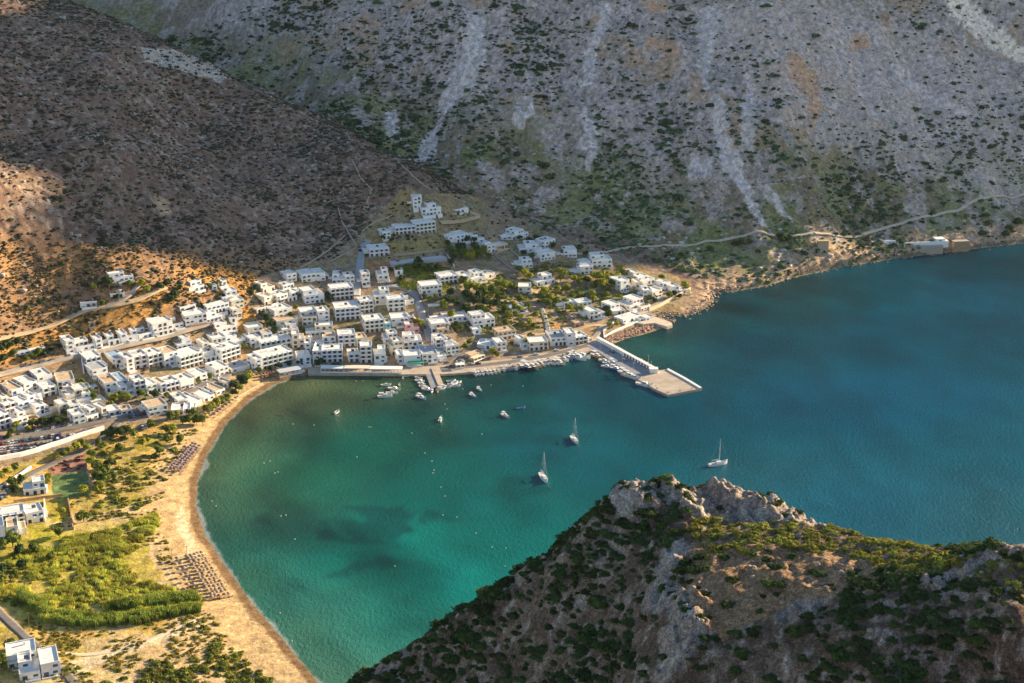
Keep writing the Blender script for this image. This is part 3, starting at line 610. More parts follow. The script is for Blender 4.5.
def house(P1, P2, st, depth, wall, roof, shut, style, rnd, base=None):
    P1 = Vector(P1); P2 = Vector(P2); d = P2 - P1; w = max(3.5, math.hypot(d.x, d.y)); rz = math.atan2(d.y, d.x)
    mid = (P1 + P2) / 2; zb = min(P1.z, P2.z) * .5 + mid.z * .5
    root = empty("house", (mid.x, mid.y, zb), rz); H = st * SHH; hw = w / 2
    wb, rb = MB(), MB(); tops = []                    # front faces that can hold windows: (x0,x1,y,z0,n storeys)
    sides = []
    if style == 'hotel':
        block(wb, rb, -hw, 1.3, hw, depth, -4, H); rb2 = MB()
        nb = max(2, round(w / 3.6)); bw = w / nb
        for k in range(nb + 1):
            x = -hw + k * bw; wb.box(x - .12 + (.12 if k == 0 else 0), 0, -4, x + .12 - (.12 if k == nb else 0), 1.3, H + .3)
        faces_ = [(-hw, hw, 1.3, 0, st)]; sides = [(hw, 1.3, depth, 0, st), (-hw, 1.3, depth, 0, st)]
    elif style == 'upper' and st >= 2:
        lo = H - SHH; sideR = rnd.random() < .5; uw = w * rnd.uniform(.5, .72); ys = depth * rnd.uniform(.1, .38)
        block(wb, rb, -hw, 0, hw, depth, -4, lo, .75)
        ux0, ux1 = (hw - uw - .003, hw - .003) if sideR else (-hw + .003, -hw + uw)
        block(wb, rb, ux0, ys, ux1, depth - .003, lo - .3, H)
        faces_ = [(-hw, hw, 0, 0, st - 1), (ux0, ux1, ys, lo, 1)]; sides = [(hw, 0, depth, 0, st - 1), (-hw, 0, depth, 0, st - 1), (ux1, ys, depth, lo, 1), (ux0, ys, depth, lo, 1)]
    elif style == 'wing' and st >= 1:
        ww = w * rnd.uniform(.55, .68); R = rnd.random() < .5
        m0, m1 = (-hw, -hw + ww) if not R else (hw - ww, hw)
        block(wb, rb, m0, 0, m1, depth, -4, H)
        w0, w1 = (m1 + .003, hw) if not R else (-hw, m0 - .003)
        h2 = max(1, st - 1) * SHH - (0 if st > 1 else .4); block(wb, rb, w0, depth * .18, w1, depth * .95, -4, h2)
        faces_ = [(m0, m1, 0, 0, st), (w0, w1, depth * .18, 0, max(1, st - 1))]; sides = [(m1 if not R else hw, 0, depth * .8, 0, st)]
        if not R: sides = [(hw, depth * .18, depth * .95, 0, max(1, st - 1))]
    else:
        block(wb, rb, -hw, 0, hw, depth, -4, H)
        faces_ = [(-hw, hw, 0, 0, st)]; sides = [(hw, 0, depth, 0, st), (-hw, 0, depth, 0, st)]
    wb.build("wall", M_[wall], root); rb.build("roof", R_[roof], root)
    for fi, (x0, x1, y, z0, n) in enumerate(faces_):
        ww = x1 - x0
        for s in range(n):
            z = z0 + s * SHH
            if style == 'hotel':
                nb = max(2, round(w / 3.6)); bw = w / nb
                for k in range(nb):
                    xc = -hw + (k + .5) * bw; put("window", win(shut, 'door' if s or k % 2 else 'arch'), root, (xc, y, z + .12))
            else:
                c = max(1, int(ww / rnd.uniform(2.7, 3.4))); st_ = ww / c
                ground_arch = (s == 0 and z0 == 0 and rnd.random() < .25)
                for k in range(c):
                    r = rnd.random()
                    if r < .20: continue
                    xc = x0 + (k + .5) * st_ + rnd.uniform(-.2, .2)
                    if s == 0 and z0 == 0:
                        kd = 'arch' if ground_arch else ('door' if r < .45 else 'window')
                    else: kd = 'door' if r < .4 else 'window'
                    put("door" if kd == 'door' and s == 0 else "window", win(shut, kd), root, (xc, y, z + (.12 if kd != 'window' else .95)))
            if s > 0 and style != 'hotel' and rnd.random() < .5 and ww > 5:         # balcony
                bl = ww * rnd.uniform(.4, .9); b0 = rnd.uniform(x0, x1 - bl); b = MB()
                b.box(b0, y - 1.2, z - .14, b0 + bl, y - .004, z); b.box(b0, y - 1.2, z + .004, b0 + bl, y - 1.1, z + .9)
                b.box(b0, y - 1.09, z + .004, b0 + .1, y - .004, z + .9); b.box(b0 + bl - .1, y - 1.09, z + .004, b0 + bl, y - .004, z + .9)
                b.build("balcony", m_rail, root)
    if style == 'hotel':
        for s in range(1, st + 1):
            b = MB(); z = s * SHH; b.box(-hw + .13, .05, z - .16, hw - .13, 1.29, z)
            if s < st: b.box(-hw + .13, .05, z + .004, hw - .13, .13, z + .85); b.build("balcony", m_rail if shut != 'blue' or s % 2 == 0 else m_rail, root)
            else: b.build("eaves", m_rail, root)
    for (x, y0, y1, z0, n) in sides:
        c = max(1, int((y1 - y0) / 4.2)); sgn = 1 if x > 0 else -1
        for s in range(n):
            for k in range(c):
                if rnd.random() < .3: continue
                put("window", win(shut, 'window'), root, (x, y0 + (k + .5) * (y1 - y0) / c, z0 + s * SHH + .95), math.pi / 2 * sgn)
    top = H
    if rnd.random() < .5:
        b = MB(); cx = rnd.uniform(-.15, .15) * w; cy = depth * .7; b.box(cx - .35, cy - .35, top - 1.5, cx + .35, cy + .35, top + 1.3); b.box(cx - .45, cy - .45, top + 1.3, cx + .45, cy + .45, top + 1.42); b.build("chimney", M_[wall], root)
    if rnd.random() < .45:
        b = MB(); cx = rnd.uniform(-.12, .12) * w; cy = depth * .55; b.mi = 1; b.poly([(cx - 1, cy - .8, top + .25), (cx + 1, cy - .8, top + .25), (cx + 1, cy + .7, top + 1.2), (cx - 1, cy + .7, top + 1.2)])
        b.mi = 0; b.tube((cx - .8, cy + .9, top + 1.25), (cx + .8, cy + .9, top + 1.25), .28, k=8); b.tube((cx - .7, cy + .8, top), (cx - .7, cy + .8, top + 1.1), .05, k=4); b.tube((cx + .7, cy + .8, top), (cx + .7, cy + .8, top + 1.1), .05, k=4)
        b.build("solar_heater", [m_metal, m_pane], root)
    if rnd.random() < .3 and st >= 2:                # open stair down the side
        b = MB(); k0 = 9
        for k in range(k0): b.box(hw + .004, 1 + k * .5, -2, hw + 1.1, 1 + k * .5 + .5 - .003, (k + 1) * SHH / k0)
        b.build("outside_stair", M_[wall], root)
    if rnd.random() < .45:                               # low side room
        sgn = rnd.choice([-1, 1]); aw = rnd.uniform(2.2, 3.8); ay = rnd.uniform(.3, .6) * depth; ah = rnd.choice([2.4, 2.7, 4.6] if st > 1 else [2.3]); ab, ar = MB(), MB(); e = hw + .004
        block(ab, ar, *( (e, depth - ay - .5, e + aw, depth - .5) if sgn > 0 else (-e - aw, depth - ay - .5, -e, depth - .5)), -4, ah, .3); an = ab.build("annex", M_[wall], root); ar.build("roof", R_[rnd.choice(['white', roof])], an)
    if rnd.random() < .65 and style != 'hotel':          # walled front terrace
        tw = w * rnd.uniform(.6, 1.0); td = rnd.uniform(1.8, 3.2); tx = rnd.choice([-1, 1]) * (w - tw) / 2; b = MB(); b.box(tx - tw / 2, -td, -4, tx + tw / 2, -.004, .1); b.box(tx - tw / 2, -td, .104, tx + tw / 2, -td + .2, .85)
        b.box(tx - tw / 2, -td + .204, .104, tx - tw / 2 + .2, -.2, .85); b.build("terrace", M_[wall], root)
    if rnd.random() < .22 and w > 7:                 # pergola over the terrace
        b = MB(); pw = w * .5; px0 = rnd.uniform(-hw, hw - pw)
        for xx_ in (px0, px0 + pw): b.tube((xx_, -2.6, -1), (xx_, -2.6, 2.4), .09, k=5)
        for k in range(9): b.box(px0 - .2 + k * (pw + .2) / 8, -2.8, 2.42, px0 - .1 + k * (pw + .2) / 8, -.05, 2.5)
        b.box(px0 - .2, -2.7, 2.3, px0 + pw + .2, -2.6, 2.42); b.build("pergola", m_wood, root)
    return root
# every house: base line of its front (left x, y, right x, y) in an 8x crop, storeys, depth in metres, marks
# marks: wall c cream o ochre p pink s stone t teal / roof T tan Y grey B blue / shutters b blue g green r red n brown / style H hotel U upper W wing S plain
CAT = [
 ("above the dirt road", 0, 255, [(885,232,1070,200,2,12,"Ub"),(885,352,1000,340,1,9,"Y"),(644,424,776,408,1,8,"S"),(712,578,764,574,1,4,"Ss")]),
 ("on the knoll left of the ravine", 128, 255, [(490,292,612,280,2,10,"Ub"),(640,280,715,280,1,6,"S"),(722,246,792,240,1,6,"S")]),
 ("in the top terrace", 0, 340, [(536,120,612,100,3,10,"Sn"),(614,102,766,66,2,11,"Un"),(770,66,868,46,2,10,"W"),(872,48,964,26,2,10,"U"),(968,26,1024,12,2,10,"Sb"),
    (1024,10,1110,-4,2,10,"Ub"),(1114,-4,1222,-24,2,12,"Y"),(1228,-22,1388,-58,3,10,"Sn"),(1174,-130,1278,-150,1,8,"S")]),
 ("stacked left of the ravine", 128, 255, [(345,600,446,576,2,13,"Tb"),(418,446,545,432,1,8,"S"),(465,584,636,566,3,11,"Sn"),(640,480,812,446,2,12,"Sb"),(755,372,890,356,2,9,"U"),(836,434,932,420,2,8,"Sc"),(842,506,912,492,2,7,"Scn"),(630,548,780,508,2,9,"U"),(712,634,868,596,2,10,"Un"),(820,545,870,535,1,6,"S")]),
 ("below the upper road", 0, 340, [(120,135,240,118,1,10,"Y"),(250,118,365,98,1,9,"S")]),
 ("in the far-left block", 0, 340, [(105,474,190,456,2,15,"ST"),(205,432,305,398,2,12,"Sn"),(310,372,425,342,2,12,"S"),(355,466,460,440,2,9,"H"),(240,536,345,502,2,9,"U"),(10,536,105,506,2,10,"c"),
    (40,598,150,566,2,10,"Hr"),(155,580,235,556,2,9,"S"),(290,606,405,572,2,9,"W"),(205,604,275,588,1,8,"c"),(5,722,98,698,3,10,"Hb"),(108,716,228,688,3,10,"U"),(-110,560,0,535,2,10,"U"),(-90,720,-4,705,2,9,"W")]),
 ("in the dense roadside block", 0, 340, [(465,408,605,386,2,13,"ST"),(650,428,728,416,1,7,"SB"),(482,470,592,448,2,8,"Uc"),(602,476,704,452,2,8,"Sc"),(500,530,606,504,2,8,"Wc"),(622,526,738,500,2,8,"U"),(742,540,850,512,1,8,"Sc"),
    (570,606,680,578,2,8,"U"),(592,684,690,658,2,9,"Sg"),(698,656,790,628,2,9,"Un"),(792,630,868,604,2,8,"c"),(872,612,966,590,1,8,"S"),(975,606,1060,590,1,7,"Tn"),(480,592,560,574,2,7,"c"),(684,590,780,566,1,7,"Sc"),(700,450,800,430,1,8,"oS")]),
 ("in the middle left terrace", 0, 340, [(745,318,866,288,2,14,"SY"),(700,226,820,200,2,12,"H"),(930,226,1030,202,2,15,"SB"),(845,424,952,402,2,14,"ST"),(958,400,1030,386,2,13,"SB")]),
 ("in the balconied hotel terrace", 128, 320, [(-2,418,58,402,3,11,"Sn"),(62,400,168,382,3,11,"Hr"),(174,386,290,364,3,11,"Hn"),(296,376,412,350,3,11,"ST"),(430,398,606,362,3,12,"Hg"),(400,238,512,218,2,10,"Ub"),(625,336,742,318,2,9,"U"),(520,262,600,250,1,8,"c")]),
 ("at the ravine's foot", 128, 320, [(680,218,790,200,2,10,"S"),(800,220,946,188,2,11,"Ub"),(760,352,906,300,3,10,"H"),(600,255,690,235,2,8,"Wc"),(700,285,762,268,2,7,"c")]),
 ("facing the beach trees", 128, 320, [(-60,612,-2,600,2,12,"Sb"),(2,606,58,590,2,10,"U"),(62,604,150,586,3,10,"H"),(154,594,240,576,2,10,"S"),(244,584,312,572,2,10,"T"),(314,578,420,556,2,10,"Hb"),(424,556,532,536,2,10,"Sb"),(545,512,636,492,2,10,"S"),(642,468,808,438,2,11,"W"),(836,424,976,392,1,10,"SY")]),
 ("behind the beach tamarisks", 128, 375, [(165,338,322,306,2,10,"ST"),(345,312,500,318,1,10,"W"),(402,240,490,226,1,12,"S"),(500,266,600,228,1,15,"S"),(602,228,702,180,1,15,"S"),(704,180,786,132,1,15,"T"),(788,130,856,70,1,14,"ST")]),
 ("in the shaded upper row", 256, 255, [(250,218,328,208,2,8,"S"),(370,220,480,210,2,11,"S"),(482,210,592,202,2,11,"W"),(610,222,715,228,2,10,"U"),(718,232,790,225,2,8,"S"),(848,246,915,240,3,8,"Sn"),(975,226,1064,220,3,9,"Un")]),
 ("right of the ravine", 256, 255, [(60,306,152,282,2,9,"Uc"),(192,276,280,258,1,8,"oT"),(200,324,330,300,2,9,"U"),(70,408,166,378,2,9,"Wc"),(172,392,256,370,2,9,"S"),(262,378,352,352,2,8,"U"),(340,338,396,322,1,8,"c"),(395,394,548,376,3,11,"Ub"),
    (150,512,290,484,2,10,"S"),(360,524,490,510,2,9,"Sb"),(500,552,592,542,3,9,"rS"),(372,566,492,556,2,9,"Tc"),(170,596,336,574,2,10,"cT"),(176,650,340,624,2,9,"U"),(400,656,622,640,2,10,"c"),(10,470,80,450,1,7,"T")]),
 ("in the tall central block", 256, 255, [(605,366,786,352,3,10,"Hn"),(640,532,836,516,3,13,"Hb"),(840,474,944,460,3,10,"Hn"),(952,394,1074,384,3,10,"Un"),(876,628,1030,612,3,11,"Hg"),(1036,616,1082,612,2,9,"tS"),(1110,158,1178,152,1,5,"S")]),
 ("fronting the sea canopies", 256, 310, [(660,304,800,296,3,10,"Hb"),(530,428,696,420,3,10,"Hb"),(456,430,528,426,3,14,"S"),(455,290,640,272,2,9,"WT"),(806,296,892,284,2,9,"cT"),(745,424,834,418,2,9,"Hb"),(836,430,932,426,4,9,"Hn"),(946,428,1040,424,3,9,"U"),(545,330,640,322,1,7,"T")]),
 ("around the long hotel", 256, 310, [(62,486,304,426,3,12,"Hg"),(0,502,58,488,3,10,"Sb"),(340,448,442,436,2,10,"Sb"),(45,334,290,292,2,11,"Hg"),(-40,300,42,280,2,10,"S"),(60,262,182,236,2,9,"T"),(292,308,392,300,3,9,"cn"),(196,244,300,226,2,9,"c"),(392,336,444,332,2,7,"S"),(218,524,382,486,1,9,"SY"),(-60,210,60,195,2,9,"c")]),
 ("left of the small pier", 384, 310, [(12,302,116,290,3,9,"U"),(60,366,158,352,3,9,"c"),(110,428,156,422,2,8,"S"),(160,322,306,310,3,10,"Un"),(170,190,280,182,2,8,"p"),(160,438,296,430,2,10,"Sn"),(306,424,430,416,2,14,"SY"),(432,408,500,400,1,8,"S"),(420,338,502,328,3,10,"H"),(504,364,602,344,3,9,"U"),(440,240,574,226,2,12,"oT")]),
 ("in the town's middle", 384, 255, [(62,576,198,562,2,10,"Sb"),(200,560,264,550,2,8,"T"),(35,456,170,446,3,9,"H"),(172,404,240,392,2,9,"T"),(300,344,466,330,3,10,"Sn"),(380,620,522,606,2,9,"S"),(370,536,666,524,1,12,"W"),(716,588,888,572,3,10,"Un"),(712,632,782,624,1,6,"S"),(915,682,1056,666,2,9,"oT")]),
 ("behind the bus stop", 384, 310, [(745,304,850,318,1,10,"S"),(856,334,980,322,2,9,"W"),(590,462,650,456,1,5,"c"),(700,405,800,372,1,6,"oT")]),
 ("along the quay", 500, 310, [(166,308,234,300,2,9,"U"),(236,328,386,318,2,10,"cn"),(404,292,532,282,2,13,"SY"),(534,288,604,282,3,10,"rS"),(606,286,702,272,2,10,"Hg"),(704,262,748,250,1,7,"o"),(602,142,672,128,1,6,"s"),(548,90,612,84,1,5,"sT"),(716,74,840,58,2,10,"W")]),
 ("among the green gardens", 512, 230, [(60,176,200,178,2,10,"U"),(204,182,242,170,1,7,"S"),(266,152,346,128,2,9,"S"),(358,212,518,224,2,10,"W"),(230,254,346,230,2,9,"S"),(640,292,800,302,3,11,"U"),(552,284,630,282,1,7,"S"),(470,358,650,352,2,9,"W"),
    (50,308,166,302,2,9,"U"),(200,454,342,424,2,10,"U"),(50,506,152,522,2,9,"c"),(360,618,512,602,1,7,"n"),(532,618,636,602,1,8,"S"),(0,662,124,652,1,9,"SB")]),
 ("on the headland point", 584, 260, [(35,470,170,454,1,9,"S"),(212,424,286,408,2,9,"Sb"),(370,404,494,372,2,12,"Ur"),(402,430,526,394,1,7,"T"),(230,440,330,434,1,6,"S"),(292,264,362,244,3,11,"S"),(362,168,442,156,2,9,"c"),(450,200,566,182,2,9,"U"),(392,244,462,238,2,8,"c"),(472,272,542,262,2,8,"U"),(546,320,622,294,2,8,"c"),
    (472,300,546,304,2,7,"S"),(620,254,702,240,2,9,"U"),(704,274,792,260,2,9,"W"),(772,274,852,272,1,7,"c"),(312,512,452,472,1,8,"S"),(454,506,562,484,1,6,"r")]),
 ("in the shaded hamlet", 345, 185, [(545,192,586,186,3,9,"S"),(566,152,616,146,2,8,"S"),(620,252,734,238,3,10,"Ub"),(736,242,770,232,2,8,"S"),(830,200,988,226,1,13,"Sb"),(405,404,568,390,2,10,"Hb"),(572,394,730,384,3,10,"Hg"),(360,398,402,376,1,7,"S"),(302,442,366,430,2,9,"S"),(200,582,356,566,2,11,"Hb")]),
 ("by the walled field", 440, 210, [(70,264,226,250,2,9,"Sb"),(260,268,356,260,2,9,"U"),(360,332,406,312,2,9,"S"),(380,344,442,336,2,9,"S"),(442,324,540,302,1,8,"o"),(495,238,576,240,1,9,"S"),(580,246,676,208,2,10,"U"),(680,214,706,206,1,4,"S")]),
 ("below the pine clump", 440, 210, [(8,594,146,586,2,11,"Hb"),(190,590,250,582,2,10,"Sb"),(252,582,366,566,2,11,"U"),(366,560,440,522,1,8,"c")]),
]
_all = []
for ci, (ph, ox, oy, L_) in enumerate(CAT):
    for h in L_: _all.append((ci, ox + h[0] / 8, oy + h[1] / 8, ox + h[2] / 8, oy + h[3] / 8, h[4], h[5], h[6]))
for h in [(26, 20, 681, 41, 678, 2, 11, "U"), (26, 42, 677, 61, 674, 2, 11, "Sb"), (26, 8, 668, 38, 664, 2, 9, "S"), (27, 24, 495.5, 46.5, 494, 2, 9, "U"), (27, 27, 524, 45, 521.5, 2, 9, "S"), (27, -12, 526, 26, 524, 2, 9, "Hn"), (27, 8, 537.5, 27, 536, 2, 9, "Tb"), (27, -30, 540, 6, 538, 2, 9, "W")]: _all.append(h)
PHR = [c[0] for c in CAT] + ["by the bottom-left lane", "beside the walled lawns"]
_hx1, _hy1, _hz1 = ground([h[1] for h in _all], [h[2] for h in _all]); _hx2, _hy2, _hz2 = ground([h[3] for h in _all], [h[4] for h in _all])
ORD = "first second third fourth fifth sixth seventh eighth ninth tenth eleventh twelfth thirteenth fourteenth fifteenth sixteenth seventeenth eighteenth nineteenth twentieth twenty-first twenty-second twenty-third twenty-fourth twenty-fifth twenty-sixth twenty-seventh twenty-eighth twenty-ninth thirtieth".split()
FOOTPRINTS = []
order = {}
for ci in range(len(PHR)):
    ids = sorted([i for i, h in enumerate(_all) if h[0] == ci], key=lambda i: _all[i][1] + _all[i][3])
    for k, i in enumerate(ids): order[i] = (k, len(ids))
for i, h in enumerate(_all):
    ci, _, _, _, _, st, dp, mk = h; rnd = random.Random(1000 + i)
    wall = 'cream' if 'c' in mk else 'ochre' if 'o' in mk else 'pink' if 'p' in mk else 'stone' if 's' in mk else 'teal' if 't' in mk else 'white'
    roof = 'tan' if 'T' in mk else 'grey' if 'Y' in mk else 'blue' if 'B' in mk else ('white' if wall != 'stone' else 'tan')
    shut = 'blue' if 'b' in mk else 'green' if 'g' in mk else 'red' if 'r' in mk else 'brown' if 'n' in mk else rnd.choice(['grey', 'brown', 'grey', 'blue', 'green'])
    style = 'hotel' if 'H' in mk else 'upper' if 'U' in mk else 'wing' if 'W' in mk else 'plain' if 'S' in mk else rnd.choice(['plain', 'upper', 'wing'])
    P1 = (_hx1[i], _hy1[i], _hz1[i]); P2 = (_hx2[i], _hy2[i], _hz2[i]); dp = dp * 1.22
    # keep the facade's compass bearing sensible where the two feet lie on a kink of the ground
    dx, dy = P2[0] - P1[0], P2[1] - P1[1]
    if abs(dy) > abs(dx) * 1.1:
        s = abs(dx) * 1.1 / abs(dy); my = (P1[1] + P2[1]) / 2; P1 = (P1[0], my - dy * s / 2, P1[2]); P2 = (P2[0], my + dy * s / 2, P2[2])
    o = house(P1, P2, st, dp, wall, roof, shut, style, rnd)
    o.name = "hotel" if style == 'hotel' and st >= 3 else "house"
    word = "hotel" if style == 'hotel' and st >= 3 else "house"
    k, n = order[i]
    pos = "single" if n == 1 else (ORD[k] + " from the left") if k < n - 1 else "rightmost"
    feat = {'tan': 'tan-roofed', 'grey': 'grey-roofed', 'blue': 'blue-roofed', 'white': ''}[roof]
    lab = f"{['one','two','three','four'][st-1]}-storey {feat} {wall if wall != 'stone' else 'rubble stone'} {word}, {pos} {PHR[ci]}".replace('  ', ' ')
    tag(o, lab, word, "white houses of the harbour town")
    a = math.atan2(P2[1] - P1[1], P2[0] - P1[0]); FOOTPRINTS.append(((P1[0] + P2[0]) / 2 - math.sin(a) * dp / 2, (P1[1] + P2[1]) / 2 + math.cos(a) * dp / 2, max(dp, math.hypot(P2[0] - P1[0], P2[1] - P1[1])) / 2))
FOOTPRINTS = np.array(FOOTPRINTS)
def free(x, y, pad=1.0): return bool((np.hypot(FOOTPRINTS[:, 0] - x, FOOTPRINTS[:, 1] - y) > FOOTPRINTS[:, 2] * .8 + pad).all())
# ================================================================== roads, quays, piers, walls
m_asph = mat("asphalt", (.20, .175, .155), .9, .12, .3, .1)
m_pale = mat("pale_road", (.40, .33, .26), .9, .12, .3, .1)
m_dirt = mat("dirt_track", (.50, .36, .22), .95, .15, .3, .1)
m_quay = mat("quay_paving", (.47, .38, .29), .9, .14, .25, .1)
m_slab = mat("pier_concrete", (.45, .37, .29), .9, .16, .15, .1, .02, bscale=2)
m_pdk = mat("pier_deck_grey", (.27, .27, .28), .9, .1, .3, .1)
m_ww = mat("whitewashed_wall", (.78, .75, .70), .85, .06, .4, .1)
def ribbon(name, px, width, material, label=None, lift=.22, kind="structure", xy=None):
    if xy is None:
        a, b, c = ground([p[0] for p in px], [p[1] for p in px]); pts = [Vector((a[i], b[i])) for i in range(len(px))]
    else: pts = [Vector(p) for p in xy]
    P = []                                           # Catmull-Rom through the points
    Q = [pts[0]] + pts + [pts[-1]]
    for i in range(1, len(Q) - 2):
        n = max(2, int((Q[i + 1] - Q[i]).length / 2.0))
        for k in range(n):
            t = k / n; P.append(.5 * ((2 * Q[i]) + (Q[i + 1] - Q[i - 1]) * t + (2 * Q[i - 1] - 5 * Q[i] + 4 * Q[i + 1] - Q[i + 2]) * t * t + (3 * Q[i] - Q[i - 1] - 3 * Q[i + 1] + Q[i + 2]) * t ** 3))
    P.append(pts[-1]); n = len(P); L3 = []; k = 5
    for i in range(n):
        d = (P[min(i + 1, n - 1)] - P[max(i - 1, 0)]).normalized(); nn = Vector((-d.y, d.x))
        for j in range(k): L3.append(P[i] + nn * width * (j / (k - 1) - .5) * (1 + .06 * math.sin(i * .7)))
    X = np.array([p.x for p in L3]); Y = np.array([p.y for p in L3]); Z = landq(X, Y).reshape(n, k)
    Z = Z * .35 + Z.max(1)[:, None] * .65; ker = np.array([1, 1, 1, 1, 1]) / 5.
    Zs = np.stack([np.convolve(np.pad(Z[:, j], 2, 'edge'), ker, 'valid') for j in range(k)], 1); Z = np.maximum(Zs, Z * .5 + Zs * .5) + lift
    id_ = np.arange(n * k).reshape(n, k)
    top = np.stack([id_[:-1, :-1], id_[1:, :-1], id_[1:, 1:], id_[:-1, 1:]], -1).reshape(-1, 4)[:, ::-1]
    V = np.stack([X, Y, Z.ravel()], 1); Vb = V.copy(); Vb[:, 2] -= .9; N0 = n * k
    e1 = id_[:, 0]; e2 = id_[:, -1]
    s1 = np.stack([e1[:-1], e1[1:], e1[1:] + N0, e1[:-1] + N0], 1); s2 = np.stack([e2[:-1] + N0, e2[1:] + N0, e2[1:], e2[:-1]], 1)
    me = mesh_np(name, np.concatenate([V, Vb]), np.concatenate([top, s1, s2])); me.materials.append(material)
    return tag(link(name, me), label, None, None, kind)
ribbon("main_road", [(-30, 448), (-10, 444), (11, 439), (50, 431.5), (87, 424.5), (110, 419), (128, 413), (147, 404), (165, 399), (188, 392.5), (207, 383), (228, 374)], 7, m_asph)
ribbon("upper_road", [(-20, 379), (15, 371.5), (50, 363), (75, 357), (100, 351.5), (130, 345.5), (160, 339), (190, 330), (212, 324)], 5.5, m_pale)
ribbon("dirt_road", [(-10, 342), (8, 338), (32, 332), (58, 324), (80, 313.5), (100, 308.5), (118, 306), (134, 302), (150, 295), (166, 288)], 3.6, m_dirt)
ribbon("villa_drive", [(104, 308), (114, 304.5), (127, 298), (136, 289), (140, 283)], 3, m_pale)
ribbon("hill_street", [(356, 296), (358, 278), (360, 262), (363, 248), (368, 240)], 6, mat("grey_street", (.33, .33, .34), .9, .1))
ribbon("centre_street", [(388, 286), (404, 288), (414, 294), (419, 305), (423, 318), (428, 333), (431, 342)], 5.5, mat("grey_street_two", (.33, .31, .30), .9, .1))
ribbon("hamlet_road", [(441, 286.5), (458, 285.5), (478, 283.5), (490, 279), (497, 272)], 3.6, m_pale)
ribbon("quay_side_street", [(446, 362), (462, 353), (478, 345), (490, 338)], 5, m_asph)
ribbon("headland_road", [(590, 342), (598, 333), (604, 326), (618, 321), (634, 315), (650, 308), (668, 299), (684, 292)], 5, m_pale)
ribbon("garden_road", [(604, 326), (590, 326), (570, 331), (545, 334), (520, 337)], 3.5, m_dirt)
ribbon("stair_lane", [(548, 333), (546, 322), (541, 308)], 4, mat("stair_stone", (.25, .24, .24), .9, .1))
ribbon("garden_lane", [(545, 307), (575, 296), (598, 288), (612, 282)], 2.6, m_dirt)
ribbon("garden_lane", [(534, 293), (548, 285), (562, 279), (578, 268)], 2.6, m_dirt)
m_track = mat("pale_track", (.58, .46, .33), .95, .12, .3, .1)
ribbon("coast_path", [(574, 254), (600, 253), (626, 248), (652, 246.5), (680, 245.5), (702, 242.5), (735, 238), (770, 236), (800, 235.5), (832, 236)], 2.4, m_track, lift=.45)
ribbon("coast_path", [(832, 236), (860, 236), (880, 230), (905, 223), (935, 216), (958, 211), (968, 205), (985, 199), (1004, 196), (1040, 195)], 2.8, m_track, lift=.45)
ribbon("hamlet_lane", [(440, 224), (455, 223), (466, 221), (478, 217), (470, 212)], 4, m_dirt)
ribbon("beach_lane", [(-10, 604), (4, 617), (22, 634), (42, 652), (60, 668), (80, 690)], 4.4, m_asph)
ribbon("farm_lane", [(-10, 503), (8, 490), (28, 476), (52, 464), (78, 453), (96, 443), (106, 434), (118, 423)], 4.6, m_asph)
ribbon("sand_track", [(40, 652), (80, 655), (110, 652), (140, 643), (170, 631), (196, 620)], 2.6, mat("sand_track", (.62, .50, .34), .95, .1), lift=.1)
def prism_px(name, px, z1, z0=-2.5, material=None, label=None, cat=None, kind=None):
    b = MB(); pts = [at(u, v, z1)[:2] for u, v in px]
    ar = sum(pts[i][0] * pts[(i + 1) % len(pts)][1] - pts[(i + 1) % len(pts)][0] * pts[i][1] for i in range(len(pts)))
    if ar < 0: pts = pts[::-1]
    b.prism(pts, z0, z1); return tag(b.build(name, material), label, cat, None, kind)
QUAY = [(398, 374.3), (445, 374), (480, 371.5), (512, 368), (540, 363.5), (560, 359.5), (584, 352), (594, 349), (604, 346), (600, 336), (586, 342.5), (560, 350), (512, 358.5), (445, 365), (398, 368)]
prism_px("quay_pavement", QUAY, 1.5, material=m_quay, kind="structure")
prism_px("seafront_pavement", [(308, 373.6), (398, 374.3), (398, 368), (308, 367)], 1.42, material=m_quay, kind="structure")
ribbon("quay_road", None, 5.0, m_asph, xy=[at(u, v, 1.5)[:2] for u, v in [(440, 367.5), (475, 365.5), (512, 361), (545, 355.5), (570, 349.5), (590, 343.5)]]) if False else None
def strip_flat(name, px, width, z, material):
    pts = [Vector(at(u, v, z)[:2]) for u, v in px]; V = []
    for i in range(len(pts)):
        d = (pts[min(i + 1, len(pts) - 1)] - pts[max(i - 1, 0)]).normalized(); n = Vector((-d.y, d.x)) * width / 2; V += [(*(pts[i] + n), z), (*(pts[i] - n), z)]
    me = bpy.data.meshes.new(name); me.from_pydata(V, [], [(2 * i + 1, 2 * i + 3, 2 * i + 2, 2 * i) for i in range(len(pts) - 1)]); me.materials.append(material)
    return tag(link(name, me), kind="structure")
strip_flat("quay_road", [(440, 368.3), (475, 366), (512, 361.6), (545, 356), (570, 350), (590, 344.5), (597, 341)], 5.5, 1.51, m_asph)
# small pier with its tan eastern half
r = empty("pier", at(433, 378, 0)); tag(r, "short grey pier with a tan raised side and boats all around its tip", "pier")
def part_prism(name, px, z1, root, material, z0=-2.5):
    b = MB(); pts = [at(u, v, z1) for u, v in px]; pts = [(p[0] - root.location.x, p[1] - root.location.y) for p in pts]
    ar = sum(pts[i][0] * pts[(i + 1) % len(pts)][1] - pts[(i + 1) % len(pts)][0] * pts[i][1] for i in range(len(pts)))
    b.prism(pts[::-1] if ar < 0 else pts, z0 - root.location.z, z1 - root.location.z); return b.build(name, material, root)
part_prism("deck", [(424, 368.5), (431, 368), (438.5, 386), (431, 388)], 1.45, r, m_pdk); part_prism("raised_side", [(431, 368), (436.5, 367.5), (443.5, 384), (438.5, 386)], 1.95, r, m_quay)
